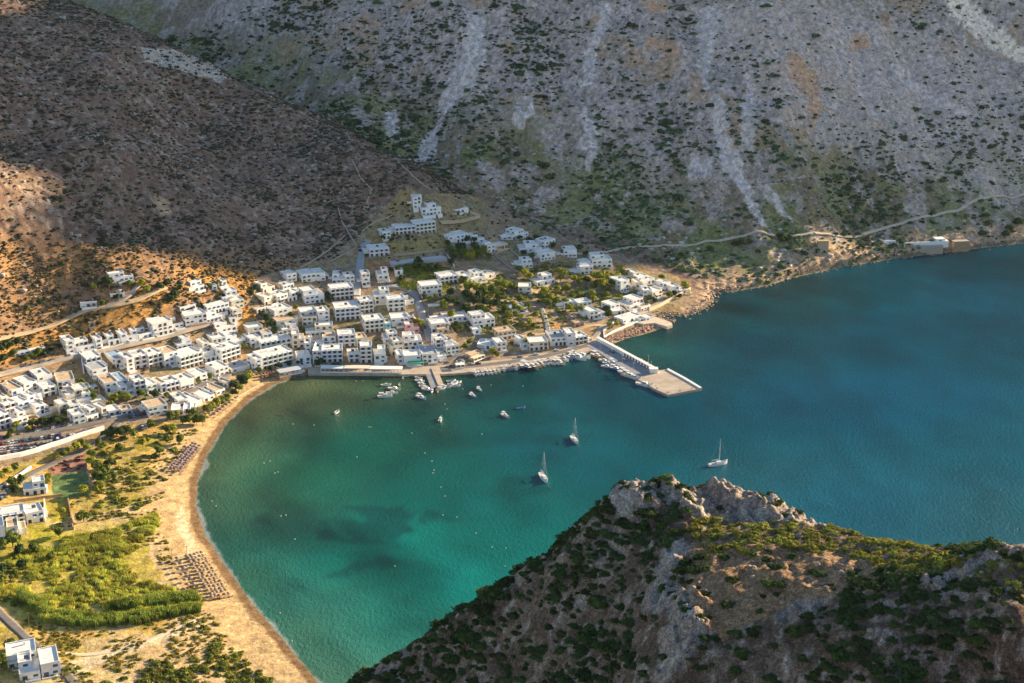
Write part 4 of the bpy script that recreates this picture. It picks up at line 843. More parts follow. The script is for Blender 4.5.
# ferry pier
r = empty("pier", at(630, 368, 0)); tag(r, "long ferry pier with a white outer wall and a wide tan platform at its end", "pier")
part_prism("deck", [(586, 345.5), (597, 351), (612, 361.5), (637, 378.5), (653, 372.5), (636, 362.5), (622, 354.5), (606, 344), (598, 340)], 1.62, r, m_pdk)
r_pier = r; m_tyre0 = mat('black_iron', (.03, .03, .03), .6, .1)
plat = part_prism("platform", [(637, 378.5), (653, 372.5), (655.5, 371), (668, 369), (685, 378), (702, 388.3), (668, 394.8), (654, 388.5)], 1.7, r, m_slab)
_a, _b = Vector(at(596, 340.5, 1.6)[:2]), Vector(at(652, 371, 1.6)[:2]); d = (_b - _a); Lw = d.length; d.normalize(); nn = Vector((-d.y, d.x))
wl = MB(); hole = MB()
def q2(s, t): p = _a + d * s + nn * t - Vector(r.location[:2]); return (p.x, p.y)
wl.prism([q2(0, 0), q2(Lw, 0), q2(Lw, 2.6), q2(0, 2.6)], 1.6, 4.1); wl.prism([q2(0, 2.61), q2(Lw, 2.61), q2(Lw, 4.4), q2(0, 4.4)], -2, 2.2)
wl.build("outer_wall", m_ww, r)
for k in range(9):
    s = Lw * (.52 + .05 * k); hb = MB(); hb.prism([q2(s, -.06), q2(s + 1.5, -.06), q2(s + 1.5, .01), q2(s, .01)], 1.75, 3.5); hb.build("niche", m_shadehole, r)
hut = MB(); c0 = at(653.5, 372.3, 1.7); c0 = (c0[0] - r.location.x, c0[1] - r.location.y)
hut.box(c0[0] - 2.6, c0[1] - 1.8, 1.7, c0[0] + 2.6, c0[1] + 1.8, 4.6); hut.box(c0[0] - 2.9, c0[1] - 2.1, 4.6, c0[0] + 2.9, c0[1] + 2.1, 4.8)
hut.build("shelter", m_ww, r)
for (u, v, h) in [(648, 371, 11), (651, 373, 8)]:
    b = MB(); p = at(u, v, 1.7); b.tube(p, (p[0], p[1], 1.7 + h), .14, .08, 6); b.box(p[0] - .5, p[1] - .12, 1.7 + h, p[0] + .5, p[1] + .12, 1.85 + h); tag(b.build("light_mast", m_metal), f"{'taller' if h > 9 else 'shorter'} slim mast beside the white shelter on the ferry pier", "mast")
# bathing platform and its ramp below the headland houses
prism_px("bathing_platform", [(636, 322.5), (644, 319), (655, 317), (662, 319), (671, 322.2), (672.5, 325), (667, 326.6), (655, 322.8), (644, 324)], 2.1, material=mat("bathing_concrete", (.60, .50, .38), .9, .12, .3), label="pale concrete bathing platform with rounded tip below the headland houses", cat="platform")
# walls
def wall_px(px, h, t, material, label, name="wall", base=-1.2, step=2.5):
    a, b_, c = ground([p[0] for p in px], [p[1] for p in px]); P = []
    for i in range(len(px) - 1):
        p, q = Vector((a[i], b_[i])), Vector((a[i + 1], b_[i + 1])); n = max(1, int((q - p).length / step))
        P += [p + (q - p) * (k / n) for k in range(n)]
    P.append(Vector((a[-1], b_[-1]))); X = np.array([p.x for p in P]); Y = np.array([p.y for p in P]); Z = landq(X, Y)
    V = []; Fs = []
    for i, p in enumerate(P):
        d = (P[min(i + 1, len(P) - 1)] - P[max(i - 1, 0)]).normalized(); nn = Vector((-d.y, d.x)) * t / 2; z = Z[i]
        V += [(p.x - nn.x, p.y - nn.y, z + base), (p.x + nn.x, p.y + nn.y, z + base), (p.x + nn.x, p.y + nn.y, z + h), (p.x - nn.x, p.y - nn.y, z + h)]
        if i: k = 4 * i; j = k - 4; Fs += [(j + m, k + m, k + (m + 1) % 4, j + (m + 1) % 4)[::-1] for m in (1, 2, 3)] + [(j, k, k + 1, j + 1)]
    Fs += [(0, 1, 2, 3), tuple(len(V) - 4 + m for m in (3, 2, 1, 0))]
    me = bpy.data.meshes.new(name); me.from_pydata(V, [], Fs); me.materials.append(material); me.update()
    return tag(link(name, me), label, "wall")
m_dry = mat("dry_stone", (.42, .33, .25), .95, .22, 1.2, .1, .1, bscale=2.5)
m_tanw = mat("tan_retaining", (.40, .26, .15), .95, .2, .5, .1, .1, bscale=2)
wall_px([(-8, 460.5), (20, 456.5), (36, 452), (52, 446.5), (75, 438.5), (104, 429.5)], 2.3, 1.6, m_ww, "broad white wall running along the lower edge of the car park")
wall_px([(2, 377), (20, 373.5), (40, 369), (62, 363), (80, 359)], 1.0, 1.0, m_tanw, "tan retaining wall under the upper road at far left", base=-5)
wall_px([(84, 374), (82, 362)], 3, .8, m_ww, "white wall end at the foot of the upper road")
wall_px([(70, 357), (96, 352), (128, 343.5), (158, 338.5), (176, 333.5), (190, 328.5), (214, 324)], 1.0, .5, m_ww, "low white parapet along the upper terrace street")
wall_px([(190, 329), (214, 325.5), (216, 338)], 2.6, .6, m_tanw, "tall brown retaining wall in the ravine terraces")
wall_px([(394, 256.3), (420, 253.5), (446, 250.6)], 1.6, .6, m_dry, "long dry stone wall below the shaded hotel row")
wall_px([(447.5, 255.5), (450.5, 260.5), (454, 267)], 1.3, .7, m_ww, "short pale wall at the right end of the paved court")
wall_px([(495, 254.5), (509, 249), (521, 259), (528, 262)], 1.0, .6, m_dry, "dry stone wall bounding the upper walled field")
wall_px([(495, 255.5), (506, 265), (515, 271.5), (520, 274)], 1.0, .6, m_dry, "dry stone wall between the two walled fields")
wall_px([(604, 337.5), (603.5, 331), (610, 326), (620, 320.5)], 1.6, .8, m_ww, "white curved wall beside the road to the ferry pier")
wall_px([(604, 338), (612, 333), (626, 327), (642, 321), (652, 317.5)], 1.4, .8, m_ww, "white sea wall above the boulder bank")
wall_px([(649, 311.5), (660, 306.5), (673, 299.5), (684, 293.5), (690, 290)], 2.4, 1.0, mat("sunny_wall", (.66, .52, .36), .9, .1), "sunlit tan coast wall around the headland point")
wall_px([(618, 319), (634, 313), (650, 306.5)], 1.6, .8, m_ww, "white garden wall in front of the blue-shuttered headland house")
wall_px([(68, 499), (70.5, 512), (73.5, 530)], 1.8, .6, m_tanw, "tan wall on the right of the small walled lawn")
wall_px([(86, 463), (90, 480), (95, 489)], 1.6, .5, m_dry, "grey wall between the dark green pitch and the trees")
wall_px([(14, 503), (36, 500), (62, 496.5)], 1.8, .6, m_tanw, "brown wall behind the long white farmhouse")
wall_px([(0, 489), (10, 482), (31, 468)], 1.4, .9, m_ww, "pale wall beside the farm lane at far left")
wall_px([(45, 522), (44.5, 502)], 2.2, .5, m_ww, "white end wall beside the yellow lawn")
wall_px([(426, 321), (444, 319.5)], 1.8, .6, m_ww, "white garden wall above the long low house")
wall_px([(428, 306.5), (444, 305.5)], 1.8, 1.0, m_ww, "low white wall slab between the garden trees")
wall_px([(262, 384), (250, 390), (238, 397)], .8, .6, m_dry, "low stone kerb wall along the top of the town beach")
for i, (px_, ww) in enumerate([([(357, 247), (350, 236), (342, 222), (338, 208)], "nearest the hill street"), ([(362, 232), (375, 222), (392, 216)], "curving below the top hamlet"), ([(366, 204), (372, 190), (360, 178), (352, 160)], "climbing highest on the shaded slope"), ([(330, 262), (345, 254), (356, 248)], "running left from the hill street"), ([(430, 190), (412, 176), (395, 160)], "following the ridge line to the gully"),
    ([(300, 268), (318, 258), (334, 246), (345, 236)], "slanting above the shaded row houses")]):
    wall_px(px_, .9, .8, m_dry, "old dry stone terrace wall " + ww)
prism_name = None
# paved court
b = MB(); q = ground([389, 441, 447, 391], [262, 257, 261.5, 267.5]); zc = float(q[2].max()) + .3
b.prism([(float(q[0][i]), float(q[1][i])) for i in (3, 2, 1, 0)], float(q[2].min()) - 2, zc); tag(b.build("paved_court", mat("court_concrete", (.45, .46, .48), .9, .06)), kind="structure")
# streambed stones are part of the ground; canopies along the sea front
def canopy(u0, v0, u1, v1, depth, h, roofm, label, z=1.42, posts=6, cat="canopy"):
    a = Vector(at(u0, v0, z)); c = Vector(at(u1, v1, z)); d = c - a; w = d.length; rz = math.atan2(d.y, d.x); mid = (a + c) / 2
    o = empty("canopy", mid, rz); tag(o, label, cat)
    b = MB(); b.box(-w / 2, -.2, h, w / 2, depth, h + .22); b.build("roof", roofm, o)
    for k in range(posts):
        x = -w / 2 + .15 + (w - .3) * k / (posts - 1); b = MB(); b.box(x - .13, 0, 0, x + .13, .26, h - .003); b.build("post", m_rail, o)
    b = MB(); b.box(-w / 2 + .3, .05, .004, w / 2 - .3, .2, .8); b.build("railing", m_rail, o)
    b = MB()
    for k in range(int(w / 2.2)):
        x = -w / 2 + 1.2 + k * 2.2; b.box(x - .5, 1.6, .7, x + .5, 2.5, .76); b.box(x - .05, 2, 0, x + .05, 2.1, .7)
    b.build("tables", m_wood, o); return o
m_awn = mat("white_awning", (.72, .72, .70), .8, .04); m_green = mat("green_awning", (.05, .42, .20), .7, .05)
canopy(320.5, 372.6, 343.5, 372.9, 6, 3.0, m_awn, "white flat canopy over the taverna terrace below the blue hotel")
canopy(344, 372.9, 369, 373.2, 6, 3.2, mat("cream_awning", (.74, .62, .50), .8, .05), "cream canopy of the middle seafront terrace")
canopy(369.4, 373.2, 402, 373.7, 6, 2.9, m_awn, "longest white seafront canopy ending near the small pier", posts=9)
canopy(408, 367.2, 423.5, 366.6, 5, 2.6, m_green, "bright green awning beside the foot of the small pier", z=1.5, posts=4)
canopy(280, 377.5, 302, 373.5, 7, 3, mat("grey_canopy", (.50, .50, .50), .8, .05), "grey flat canopy where the town beach meets the sea wall", z=2.0, posts=5)
canopy(474, 362.5, 485, 358.5, 4, 2.6, mat("cream_bus_roof", (.75, .66, .42), .8, .05), "cream shelter roof at the quay road bus stop", z=2.0, posts=4)
canopy(456, 369.3, 465, 368.6, 4, 2.8, m_ww, "small white kiosk roof at the quay edge right of the small pier", z=1.5, posts=3)
# far shore: walled white house, stone tower, ruin
def on_land(name, u, v, label, cat, rz=0):
    p = G(u, v); o = empty(name, p, rz); tag(o, label, cat); return o
o = on_land("house", 914, 243.5, "long low white walled house with sunken terraces on the far right shore", "house", .12); b = MB(); s = .83
b.box(-28, -2, -4, 30, -1, 1.6); b.box(-28, -.995, -4, -27, 12, 1.8); b.box(29, -.995, -4, 30, 9, 1.8); b.build("perimeter_wall", M_['white'], o)
b = MB(); b.box(-27.5, -.9, -4, -17, 7, 3.2); b.build("left_room", M_['white'], o)
b = MB(); b.box(19, -.9, -4, 27.5, 6.5, 3.4); b.build("right_room", M_['white'], o)
b = MB(); b.box(2, 6, -4, 10, 11, 3.2); b.build("back_room", M_['white'], o)
for k in range(3): b = MB(); b.box(-14 + k * 10, -.6, 0, -6 + k * 10, 5, .7); b.build("planting_bed", mat(f"dark_bed_{k}", (.05, .085, .05), .9), o)
put("window", win('grey', 'window'), o, (-22, -.95, 1)); put("door", win('grey', 'door'), o, (23, -.95, .3))
for (u, v, w, h, dp, lab, mt) in [(928, 254.5, 27, 7, 5, "grey stone retaining wall at the water below the white walled house", m_dry), (961, 252, 14, 9, 6, "square tan masonry buttress right of the white walled house", m_tanw)]:
    p = G(u, v); o = empty("retaining_wall", p, .14); tag(o, lab, "wall"); b = MB(); b.prism([(-w / 2, 0), (w / 2, 0), (w / 2, dp), (-w / 2, dp)], -3, h, [(-w / 2 + .3, .8), (w / 2 - .3, .8), (w / 2 - .3, dp), (-w / 2 + .3, dp)]); b.build("masonry", mt, o)
    b = MB(); b.box(-w / 2, .7, h, w / 2, dp, h + .3); b.build("coping", m_conc, o)
o = on_land("tower", 823, 253.5, "square ochre stone tower standing alone above the far shore", "tower"); b = MB(); b.prism([(-4.6, 0), (4.6, 0), (4.6, 8), (-4.6, 8)], -3, 9.5, [(-4.1, .4), (4.1, .4), (4.1, 7.6), (-4.1, 7.6)]); b.build("wall", mat("tower_stone", (.50, .38, .24), .95, .2, .8, .1, .1, bscale=2), o)
put("door", win('brown', 'arch'), o, (1, 0, 0)); b = MB(); b.box(-4.3, .2, 9.5, 4.3, 1, 10.3); b.build("parapet", m_tanw, o)
o = on_land("ruin", 843, 264, "small square roofless ruin on the rocks near the water", "ruin"); b = MB(); b.box(-4, 0, -2, 4, .7, 3.5); b.box(-4, 5, -2, 4, 5.7, 4); b.box(-4, .71, -2, -3.3, 4.99, 3.2); b.box(3.3, .71, -2, 4, 4.99, 2.6); b.build("wall", m_dry, o)

# ================================================================== boulders on the banks
def rocks(name, spots, label, material):
    V, F_, off = [], [], 0
    for (x, y, z, rr) in spots:
        Vb, Fb = far_blobs[rng.integers(0, 7)]; a = rng.uniform(0, 6.3); c, s = math.cos(a), math.sin(a)
        V.append(np.stack([(Vb[:, 0] * c - Vb[:, 1] * s) * rr + x, (Vb[:, 0] * s + Vb[:, 1] * c) * rr * .8 + y, Vb[:, 2] * rr * 1.2 + z], 1)); F_.append(Fb + off); off += len(Vb)
    me = mesh_np(name, np.concatenate(V), np.concatenate(F_)); me.materials.append(material); return tag(link(name, me), label, name, kind="stuff")
m_bould = mat("boulder_stone", (.40, .25, .175), .95, .22, .4, .1, .15, bscale=1.5)
sp = []
for k in range(420):
    t = rng.uniform(0, 1); u = 606 + 48 * t; v = 341 - 15 * t + rng.normal(0, 1.6); x, y, z = at(u, v, 0); zz = hz(x, y); sp.append((x, y, max(zz, -.2) + .3, rng.uniform(.5, 1.3)))
rocks("boulder_bank", sp, "reddish boulder bank below the white sea wall", m_bould)
sp = []
for k in range(170):
    t = rng.uniform(0, 1); p = _a + d * (Lw * t) + nn * (4.6 + rng.uniform(0, 2.2)); sp.append((p.x, p.y, .3 + rng.uniform(-.3, .7), rng.uniform(.6, 1.3)))
rocks("pier_rocks", sp, "rocks heaped along the outer side of the ferry pier", m_bould)
sp = []
for k in range(520):
    i = rng.integers(28, 42); p, q_ = Vector(COAST[i]), Vector(COAST[i + 1]); w_ = p + (q_ - p) * rng.uniform(0, 1); w_ += Vector((rng.normal(0, 2.5), rng.normal(1.5, 3)))
    zz = hz(w_.x, w_.y)
    if zz > -1.2: sp.append((w_.x, w_.y, zz + .2, min(1.3, rng.gamma(2.2, .22) + .25)))
rocks("shore_rocks", sp, "jumbled rocks along the far shoreline", mat("shore_stone", (.33, .24, .175), .95, .25, .4, .1, .15, bscale=1.5))
sp = []
for k in range(3200):
    x_, y_ = rng.uniform(-560, 60), rng.uniform(860, 1260); z_ = hz(x_, y_) if False else 0; sp.append((x_, y_))
sp = np.array(sp); zz = landq(sp[:, 0], sp[:, 1]); su, sv = to_px(sp[:, 0], sp[:, 1], zz); kk = (zz > 40) & (fbm(sp[:, 0], sp[:, 1], 30, 3, 610) > .5) & (su > -20) & (sv > -20)
rocks("hillside_rocks", [(a_, b_, c_ + .1, rng.gamma(2.5, .28) + .3) for a_, b_, c_ in zip(sp[kk, 0], sp[kk, 1], zz[kk])], "pale stones strewn over the left hillside", mat("pale_stone", (.42, .36, .31), .95, .2, .5, .1))
x_ = rng.uniform(-66, 120, 2600); y_ = rng.uniform(168, 266, 2600); z_ = head(x_, y_); kk = (headrock(x_, y_) > .3) | (rng.uniform(0, 1, 2600) < .3)
rocks("headland_rocks", [(a_, b_, c_, min(.8, rng.gamma(2.0, .12) + .1)) for a_, b_, c_ in zip(x_[kk], y_[kk], z_[kk])], "weathered limestone blocks on the near headland", mat("limestone", (.30, .245, .20), .95, .25, 1.2, .1, .12, bscale=3))

x_, y_ = rng.uniform(-420, 700, 26000), rng.uniform(1050, 1480, 26000); z_ = landq(x_, y_); u_, v_ = to_px(x_, y_, z_); m_ = np.interp(x_, [p[0] for p in FOOTXY], [p[1] for p in FOOTXY])
kk = (y_ > m_ + 8) & (u_ > -20) & (u_ < 1045) & (v_ > -20) & (rng.uniform(0, 1, 26000) < .16 + .5 * sstep(.5, .62, fbm(x_ + .3 * y_, y_ * .5, 26, 4, 705)))
rocks("mountain_rocks", [(a_, b_, c_ - .1, min(3.0, rng.gamma(2.2, .38) + .3)) for a_, b_, c_ in zip(x_[kk], y_[kk], z_[kk])], "grey outcrops and stones breaking out of the mountain side", mat("outcrop_stone", (.46, .40, .375), .95, .25, .3, .1, .2, bscale=.8))
# kerb, bollards and posts on the ferry pier
b = MB(); kq = [(668, 369), (685, 378), (702, 388.3), (699.5, 388.7), (683, 379), (667, 370.2)]; kp = [at(u, v, 1.72)[:2] for u, v in kq]; kp = [(p[0] - r_pier.location.x, p[1] - r_pier.location.y) for p in kp]
ar = sum(kp[i][0] * kp[(i + 1) % 6][1] - kp[(i + 1) % 6][0] * kp[i][1] for i in range(6)); b.prism(kp[::-1] if ar < 0 else kp, 1.703, 2.35); b.build("outer_kerb", m_ww, r_pier)
for k, (u, v) in enumerate([(640, 378.5), (648, 384), (657, 388.8), (668, 393), (680, 391.2), (692, 389)]):
    p = at(u, v, 1.7); b = MB(); b.tube((0, 0, 0), (0, 0, .7), .28, .2, 8); b.tube((0, 0, .7), (0, 0, .85), .38, .38, 8); o = b.build("bollard", m_tyre0); o.location = (p[0], p[1], 1.705)
    tag(o, f"dark mooring bollard, {ORD[k] if k < 5 else 'sixth and last'} from the left on the pier platform", "bollard", "bollards on the ferry pier")
for k, (u, v) in enumerate([(600, 349.5), (611, 357), (622, 364.5), (633, 372)]):
    p = at(u, v, 1.62); o = empty("street_lamp", (p[0], p[1], 1.625), -.6); b = MB(); b.tube((0, 0, 0), (0, 0, 6.5), .1, .06, 6); b.build("post", m_metal, o); b = MB(); b.box(-.1, -.12, 6.5, 1.1, .12, 6.62); b.build("lamp_head", m_rail, o)
    tag(o, f"slim street lamp on the ferry pier roadway, {ORD[k]} from the shore", "street lamp", "street lamps on the ferry pier")
# ================================================================== trees
m_bark = mat("bark", (.13, .09, .06), .95, .2, 3)
def tree_meshes(seed, kind):
    r = np.random.default_rng(seed); parts = []; nl = {'round': 7, 'broad': 9, 'pine': 8, 'cypress': 6}[kind]
    for k in range(nl):
        if kind == 'cypress': c = np.array([0, 0, .5 + k * .42]); rad = .42 - .04 * k
        else: a = r.uniform(0, 6.3); q = r.uniform(.15, .62); c = np.array([q * math.cos(a), q * math.sin(a), 1.05 + r.uniform(-.25, .45) * (1 if kind != 'broad' else .6)]); rad = r.uniform(.38, .58)
        V, Fq = leafdome(seed * 31 + k, 95, .8, .20, full=True); parts.append((V * rad + c, Fq))
    V = np.concatenate([p[0] for p in parts]); F_ = np.concatenate([p[1] + sum(len(q[0]) for q in parts[:i]) for i, p in enumerate(parts)])
    tr = MB(); th = .8 if kind != 'cypress' else 1.6; tr.tube((0, 0, -.4), (.03, .02, th), .085, .05, 6)
    if kind != 'cypress':
        for k in range(4): a = k * 1.6 + seed; tr.tube((.02, .01, th * .7), (.42 * math.cos(a), .42 * math.sin(a), 1.05 + .1 * k), .04, .018, 5)
    return V, F_, tr
TCOL = {'dark': [.07, .105, .035], 'mid': [.16, .195, .04], 'yellow': [.34, .34, .045], 'grey': [.11, .13, .07]}  # yellow has the sunlit look put into the leaf colour
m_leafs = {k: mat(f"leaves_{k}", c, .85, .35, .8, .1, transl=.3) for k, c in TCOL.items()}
TM = {}
for kind in ('round', 'broad', 'pine', 'cypress'):
    for v_ in range(3 if kind != 'cypress' else 1):
        V, F_, tr = tree_meshes(70 + v_ * 7 + len(kind), kind); trm = tr.mesh("trunk", m_bark)
        for cn in TCOL:
            me = mesh_np("crown", V, F_); me.materials.append(m_leafs[cn]); TM[(kind, v_, cn)] = (me, trm)
def make_tree(u, v, r, kind, cn, label, group, k):
    p = G(u, v); o = empty("tree" if kind in ('round', 'broad') else kind + "_tree", (p.x, p.y, p.z), (k * 1.7) % 6.28); s = r * random.Random(k).uniform(.9, 1.12); o.scale = (s, s, s)
    cm, tm_ = TM[(kind, k % 3 if kind != 'cypress' else 0, cn)]; link("trunk", tm_, o); link("crown", cm, o); tag(o, label, "tree", group)
TREES = [
 ("behind the town beach", 'round', [(170,421,3,'mid'),(176,419,3.4,'yellow'),(183,424,2.6,'mid'),(193,416,3.2,'mid'),(190,424,3.4,'mid'),(197,424,3.4,'mid'),(203,425,3.2,'mid'),(207,413,3.4,'mid'),(212,411,3.4,'yellow'),(218,408,3.4,'yellow'),(224,405,3.3,'mid'),(229,401,3,'yellow'),(235,396,2.8,'dark'),(239,392,3.4,'mid'),(242,387,3.8,'dark'),(245,383,3.6,'mid'),(248,380,3.2,'yellow'),(233,390,3.0,'dark')]),
 ("in the dune scrub", 'round', [(107,438,3.3,'mid'),(112,437.5,3.5,'dark'),(117,437,3.5,'mid'),(122,436.5,3.4,'dark'),(128,435,3,'mid'),(151,429,2.8,'mid'),(166,434,2.8,'mid'),(173,433,3,'yellow'),(167,443,3,'mid'),(180,444,2.8,'mid'),(160,455,3,'mid'),(156,460,2.6,'dark'),(134,437,3,'mid'),(143,447,3,'yellow'),(120,452,3,'mid'),(99,446,2.6,'mid')]),
 ("around the red garden", 'broad', [(82,446,2.8,'mid'),(77,450,3,'yellow'),(71,454,2.7,'yellow'),(64,457,2.6,'mid'),(58,460,2.2,'yellow'),(88,451,2.6,'yellow'),(91,458,2.8,'mid'),(92,466,3,'yellow'),(97,472,3.8,'mid'),(104,476,3.8,'mid'),(97,482,3.6,'mid'),(106,484,3.8,'mid'),(100,491,3.8,'yellow'),(84,496,3.2,'yellow'),(84,522,4.2,'mid'),(61,514,2.4,'yellow'),(110,468,3,'dark'),(113,480,3,'mid'),(46,486,2.6,'mid'),(48,480,2.3,'yellow')]),
 ("beside the farm lane", 'round', [(15,471,2.6,'mid'),(8,475,2.6,'yellow'),(2,479,2.6,'yellow'),(21,485,3.2,'mid'),(12,488,3.2,'mid'),(14,495,3,'dark'),(6,575,3.4,'dark'),(14,580,3,'mid'),(1,586,3.2,'mid'),(24,570,2.8,'dark'),(34,552,2.8,'mid'),(13,547,4,'mid'),(4,550,3.6,'mid'),(60,538,3,'mid'),(20,556,3.4,'dark'),(52,560,2.6,'mid'),(2,668,3.4,'mid'),(12,650,3,'mid'),(20,648,2.6,'mid')]),
 ("in front of the lower terrace", 'round', [(116,403,3.4,'yellow'),(122,402,3.4,'mid'),(128,401,3,'yellow'),(142,397,2.5,'mid'),(154,399,2.6,'dark'),(167,398,2.4,'mid'),(198,384,2.4,'mid'),(210,380,2.4,'mid'),(112,405,2.6,'mid')]),
 ("above the car park", 'round', [(8,440,2.6,'dark'),(11,436,2.6,'mid'),(17,429,2.4,'yellow'),(33,427,2.8,'mid'),(38,428,3,'dark'),(45,427,3.6,'dark'),(51,426,3.6,'dark'),(57,426,3.6,'dark'),(63,425,3.4,'dark'),(85,394,2.8,'mid'),(90,397,2.8,'mid'),(94,401,2.8,'mid'),(96,393,2.4,'dark'),(66,415,2.2,'mid'),(28,431,2.2,'yellow'),(80,386,2.4,'mid')]),
 ("near the upper road", 'round', [(2,352,3.6,'dark'),(8,348,3.6,'dark'),(14,357,3,'mid'),(5,363,3,'dark'),(19,346,3,'dark'),(40,357,2.8,'mid'),(46,356,2.4,'dark'),(27,361,2.4,'mid'),(34,359,2.4,'mid')]),
 ("around the hillside villas", 'round', [(109,286,3.4,'dark'),(105,284,3,'dark'),(94,290,2.4,'yellow'),(129,287,2.6,'mid'),(118,300,2.2,'dark'),(141,287,2.8,'yellow'),(148,293,2.8,'yellow'),(102,307,2.2,'mid'),(160,290,3.2,'dark'),(168,287,3,'dark'),(176,297,3.2,'dark'),(172,304,3,'dark'),(181,291,2.6,'mid'),(210,290,2.4,'mid'),(219,285,2,'mid'),(62,267,2.4,'dark'),(40,306,2.8,'dark'),(28,311,2.4,'mid')]),
 ("in the ravine quarter", 'round', [(262,319,2.8,'dark'),(267,323,3.2,'dark'),(271,328,3,'dark'),(274,334,3,'dark'),(296,310,2.4,'mid'),(291,318,2.8,'mid'),(303,332,2.4,'dark'),(330,302,3,'dark'),(328,297,2.6,'dark'),(326,309,2.6,'mid'),(299,299,2,'mid'),(318,311,2.2,'yellow'),(250,297,2.6,'dark'),(256,290,2.6,'dark'),(245,350,2.4,'mid'),(288,330,2.2,'mid')]),
 ("along the hotel front", 'round', [(300,365,2.6,'dark'),(317,367,3.2,'dark'),(321,366,2.8,'dark'),(334,368,2.4,'dark'),(338,368,2.4,'dark'),(258,374,2.4,'mid'),(271,371,2.2,'dark'),(279,369,2.2,'dark'),(289,367,2.2,'dark')]),
 ("left of the pine clump", 'round', [(424,300,2.4,'mid'),(430,302,2.8,'mid'),(436,300,2.4,'yellow'),(419,265,3.4,'dark'),(416,271,3.4,'dark'),(423,272,3.6,'dark'),(430,272,3.6,'dark'),(437,271,3.6,'dark'),(402,281,3,'dark'),(398,273,2.2,'mid'),(391,272,2.2,'dark'),(392,242,2,'dark'),(384,240,2,'dark'),(408,239,2,'dark')]),
 ("in the sunlit pine clump", 'pine', [(450,252,3.8,'mid'),(455,259,4.4,'mid'),(462,258,4.6,'mid'),(470,260,4.6,'yellow'),(478,258,4.4,'mid'),(484,254,3.8,'yellow'),(461,252,4,'dark'),(474,251,4,'mid'),(448,246,2.8,'dark'),(474,243,2.8,'dark'),(467,243,2.8,'dark'),(488,259,3.2,'mid'),(452,266,3.4,'dark')]),
 ("in the dense town grove", 'pine', [(468,291,4.4,'yellow'),(476,293,4.4,'yellow'),(484,296,4.2,'mid'),(492,296,4.4,'mid'),(500,301,4.4,'mid'),(466,299,4.2,'dark'),(452,298,4,'dark'),(456,306,3.6,'dark'),(448,303,3.8,'dark'),(474,305,4.4,'dark'),(487,307,4.2,'dark'),(497,309,4.2,'dark'),(463,284,3.6,'mid'),(444,310,3.4,'mid'),(452,318,3.2,'yellow'),(480,312,3.8,'mid'),(498,288,3.6,'yellow'),(513,318,3.2,'mid'),(520,312,3.2,'yellow'),(528,310,3.0,'mid'),(536,318,3.0,'yellow'),(534,330,2.8,'mid'),(504,291,4.2,'yellow'),(512,291,3.8,'mid'),(505,313,3.8,'mid'),(515,311,3.6,'yellow'),(508,319,3.6,'yellow'),(496,321,3.2,'mid'),(519,303,3.8,'mid'),(505,326,3.2,'mid'),(530,325,3.2,'yellow'),(522,329,3.2,'mid'),(456,329,3.2,'dark'),(459,333,3,'mid'),(417,325,2.8,'yellow'),(422,328,2.8,'yellow'),(480,300,4,'dark'),(466,312,3.4,'dark'),(487,316,3.2,'mid')]),
 ("among the garden houses", 'broad', [(525,276,3.6,'yellow'),(530,280,3.6,'yellow'),(520,273,3,'mid'),(545,270,3,'mid'),(558,274,3.2,'yellow'),(564,277,3.4,'yellow'),(561,281,3,'mid'),(574,282,3.2,'yellow'),(580,286,3.2,'mid'),(586,284,3.2,'dark'),(593,279,3.6,'yellow'),(600,280,4.2,'yellow'),(607,283,4.4,'yellow'),(613,287,4.2,'mid'),(603,289,4.2,'yellow'),(617,281,3.8,'yellow'),(597,287,3.6,'mid'),(610,293,3.4,'mid'),(605,299,3.4,'mid'),(592,297,3.2,'yellow'),(581,297,2.8,'yellow'),(545,295,3.8,'yellow'),(550,302,4.2,'yellow'),(556,305,3.8,'mid'),(542,302,3.8,'mid'),(546,308,3.6,'mid'),(565,304,3,'yellow'),(571,312,3.2,'yellow'),(582,313,3.2,'yellow'),(573,299,3,'mid'),(557,293,3.2,'yellow'),(567,290,3,'yellow'),(624,277,3.4,'mid'),(593,302,2.6,'yellow')]),
 ("between the shaded houses", 'broad', [(536,241,3.2,'dark'),(541,245,3.2,'dark'),(529,244,2.8,'dark'),(553,248,2.8,'dark'),(586,256,3,'dark'),(580,251,2.8,'dark'),(524,256,2.8,'dark'),(520,240,2.4,'dark'),(562,254,2.2,'mid'),(628,283,3,'mid'),(633,274,2.6,'mid'),(532,258,2.4,'mid')]),
 ("on the headland point", 'round', [(606,312,3.2,'dark'),(609,318,3.2,'dark'),(650,301,2.6,'mid'),(655,303,2.6,'dark'),(663,287,2.6,'yellow'),(669,299,2.8,'mid'),(674,297,2.8,'dark'),(679,299,2.8,'dark'),(683,288,2.8,'yellow'),(687,290,2.4,'yellow'),(646,306,2.4,'mid'),(661,281,2.4,'mid'),(640,290,2.4,'mid'),(610,329,2.6,'yellow'),(617,326,2.4,'yellow')]),
 ("along the quay road", 'round', [(493,356,3,'yellow'),(497,357,2.6,'mid'),(465,350,2.6,'mid'),(470,345,2.4,'mid'),(524,345,2.6,'yellow'),(531,339,2.6,'mid'),(512,346,2.2,'mid')]),
 ("by the coast path", 'broad', [(742,247,4.2,'dark'),(734,248,3.4,'dark'),(780,243,4.4,'dark'),(788,242,3.6,'dark'),(749,245,3,'dark'),(862,249,2.6,'dark'),(1005,238,4,'dark'),(1010,232,4,'dark'),(1018,226,4.4,'dark'),(966,220,3,'mid'),(985,219,3.4,'dark'),(682,258,3.2,'dark')]),
]
tk = 0
words = {'dark': 'dark green', 'mid': 'green', 'yellow': 'sunlit yellow-green', 'grey': 'grey-green'}
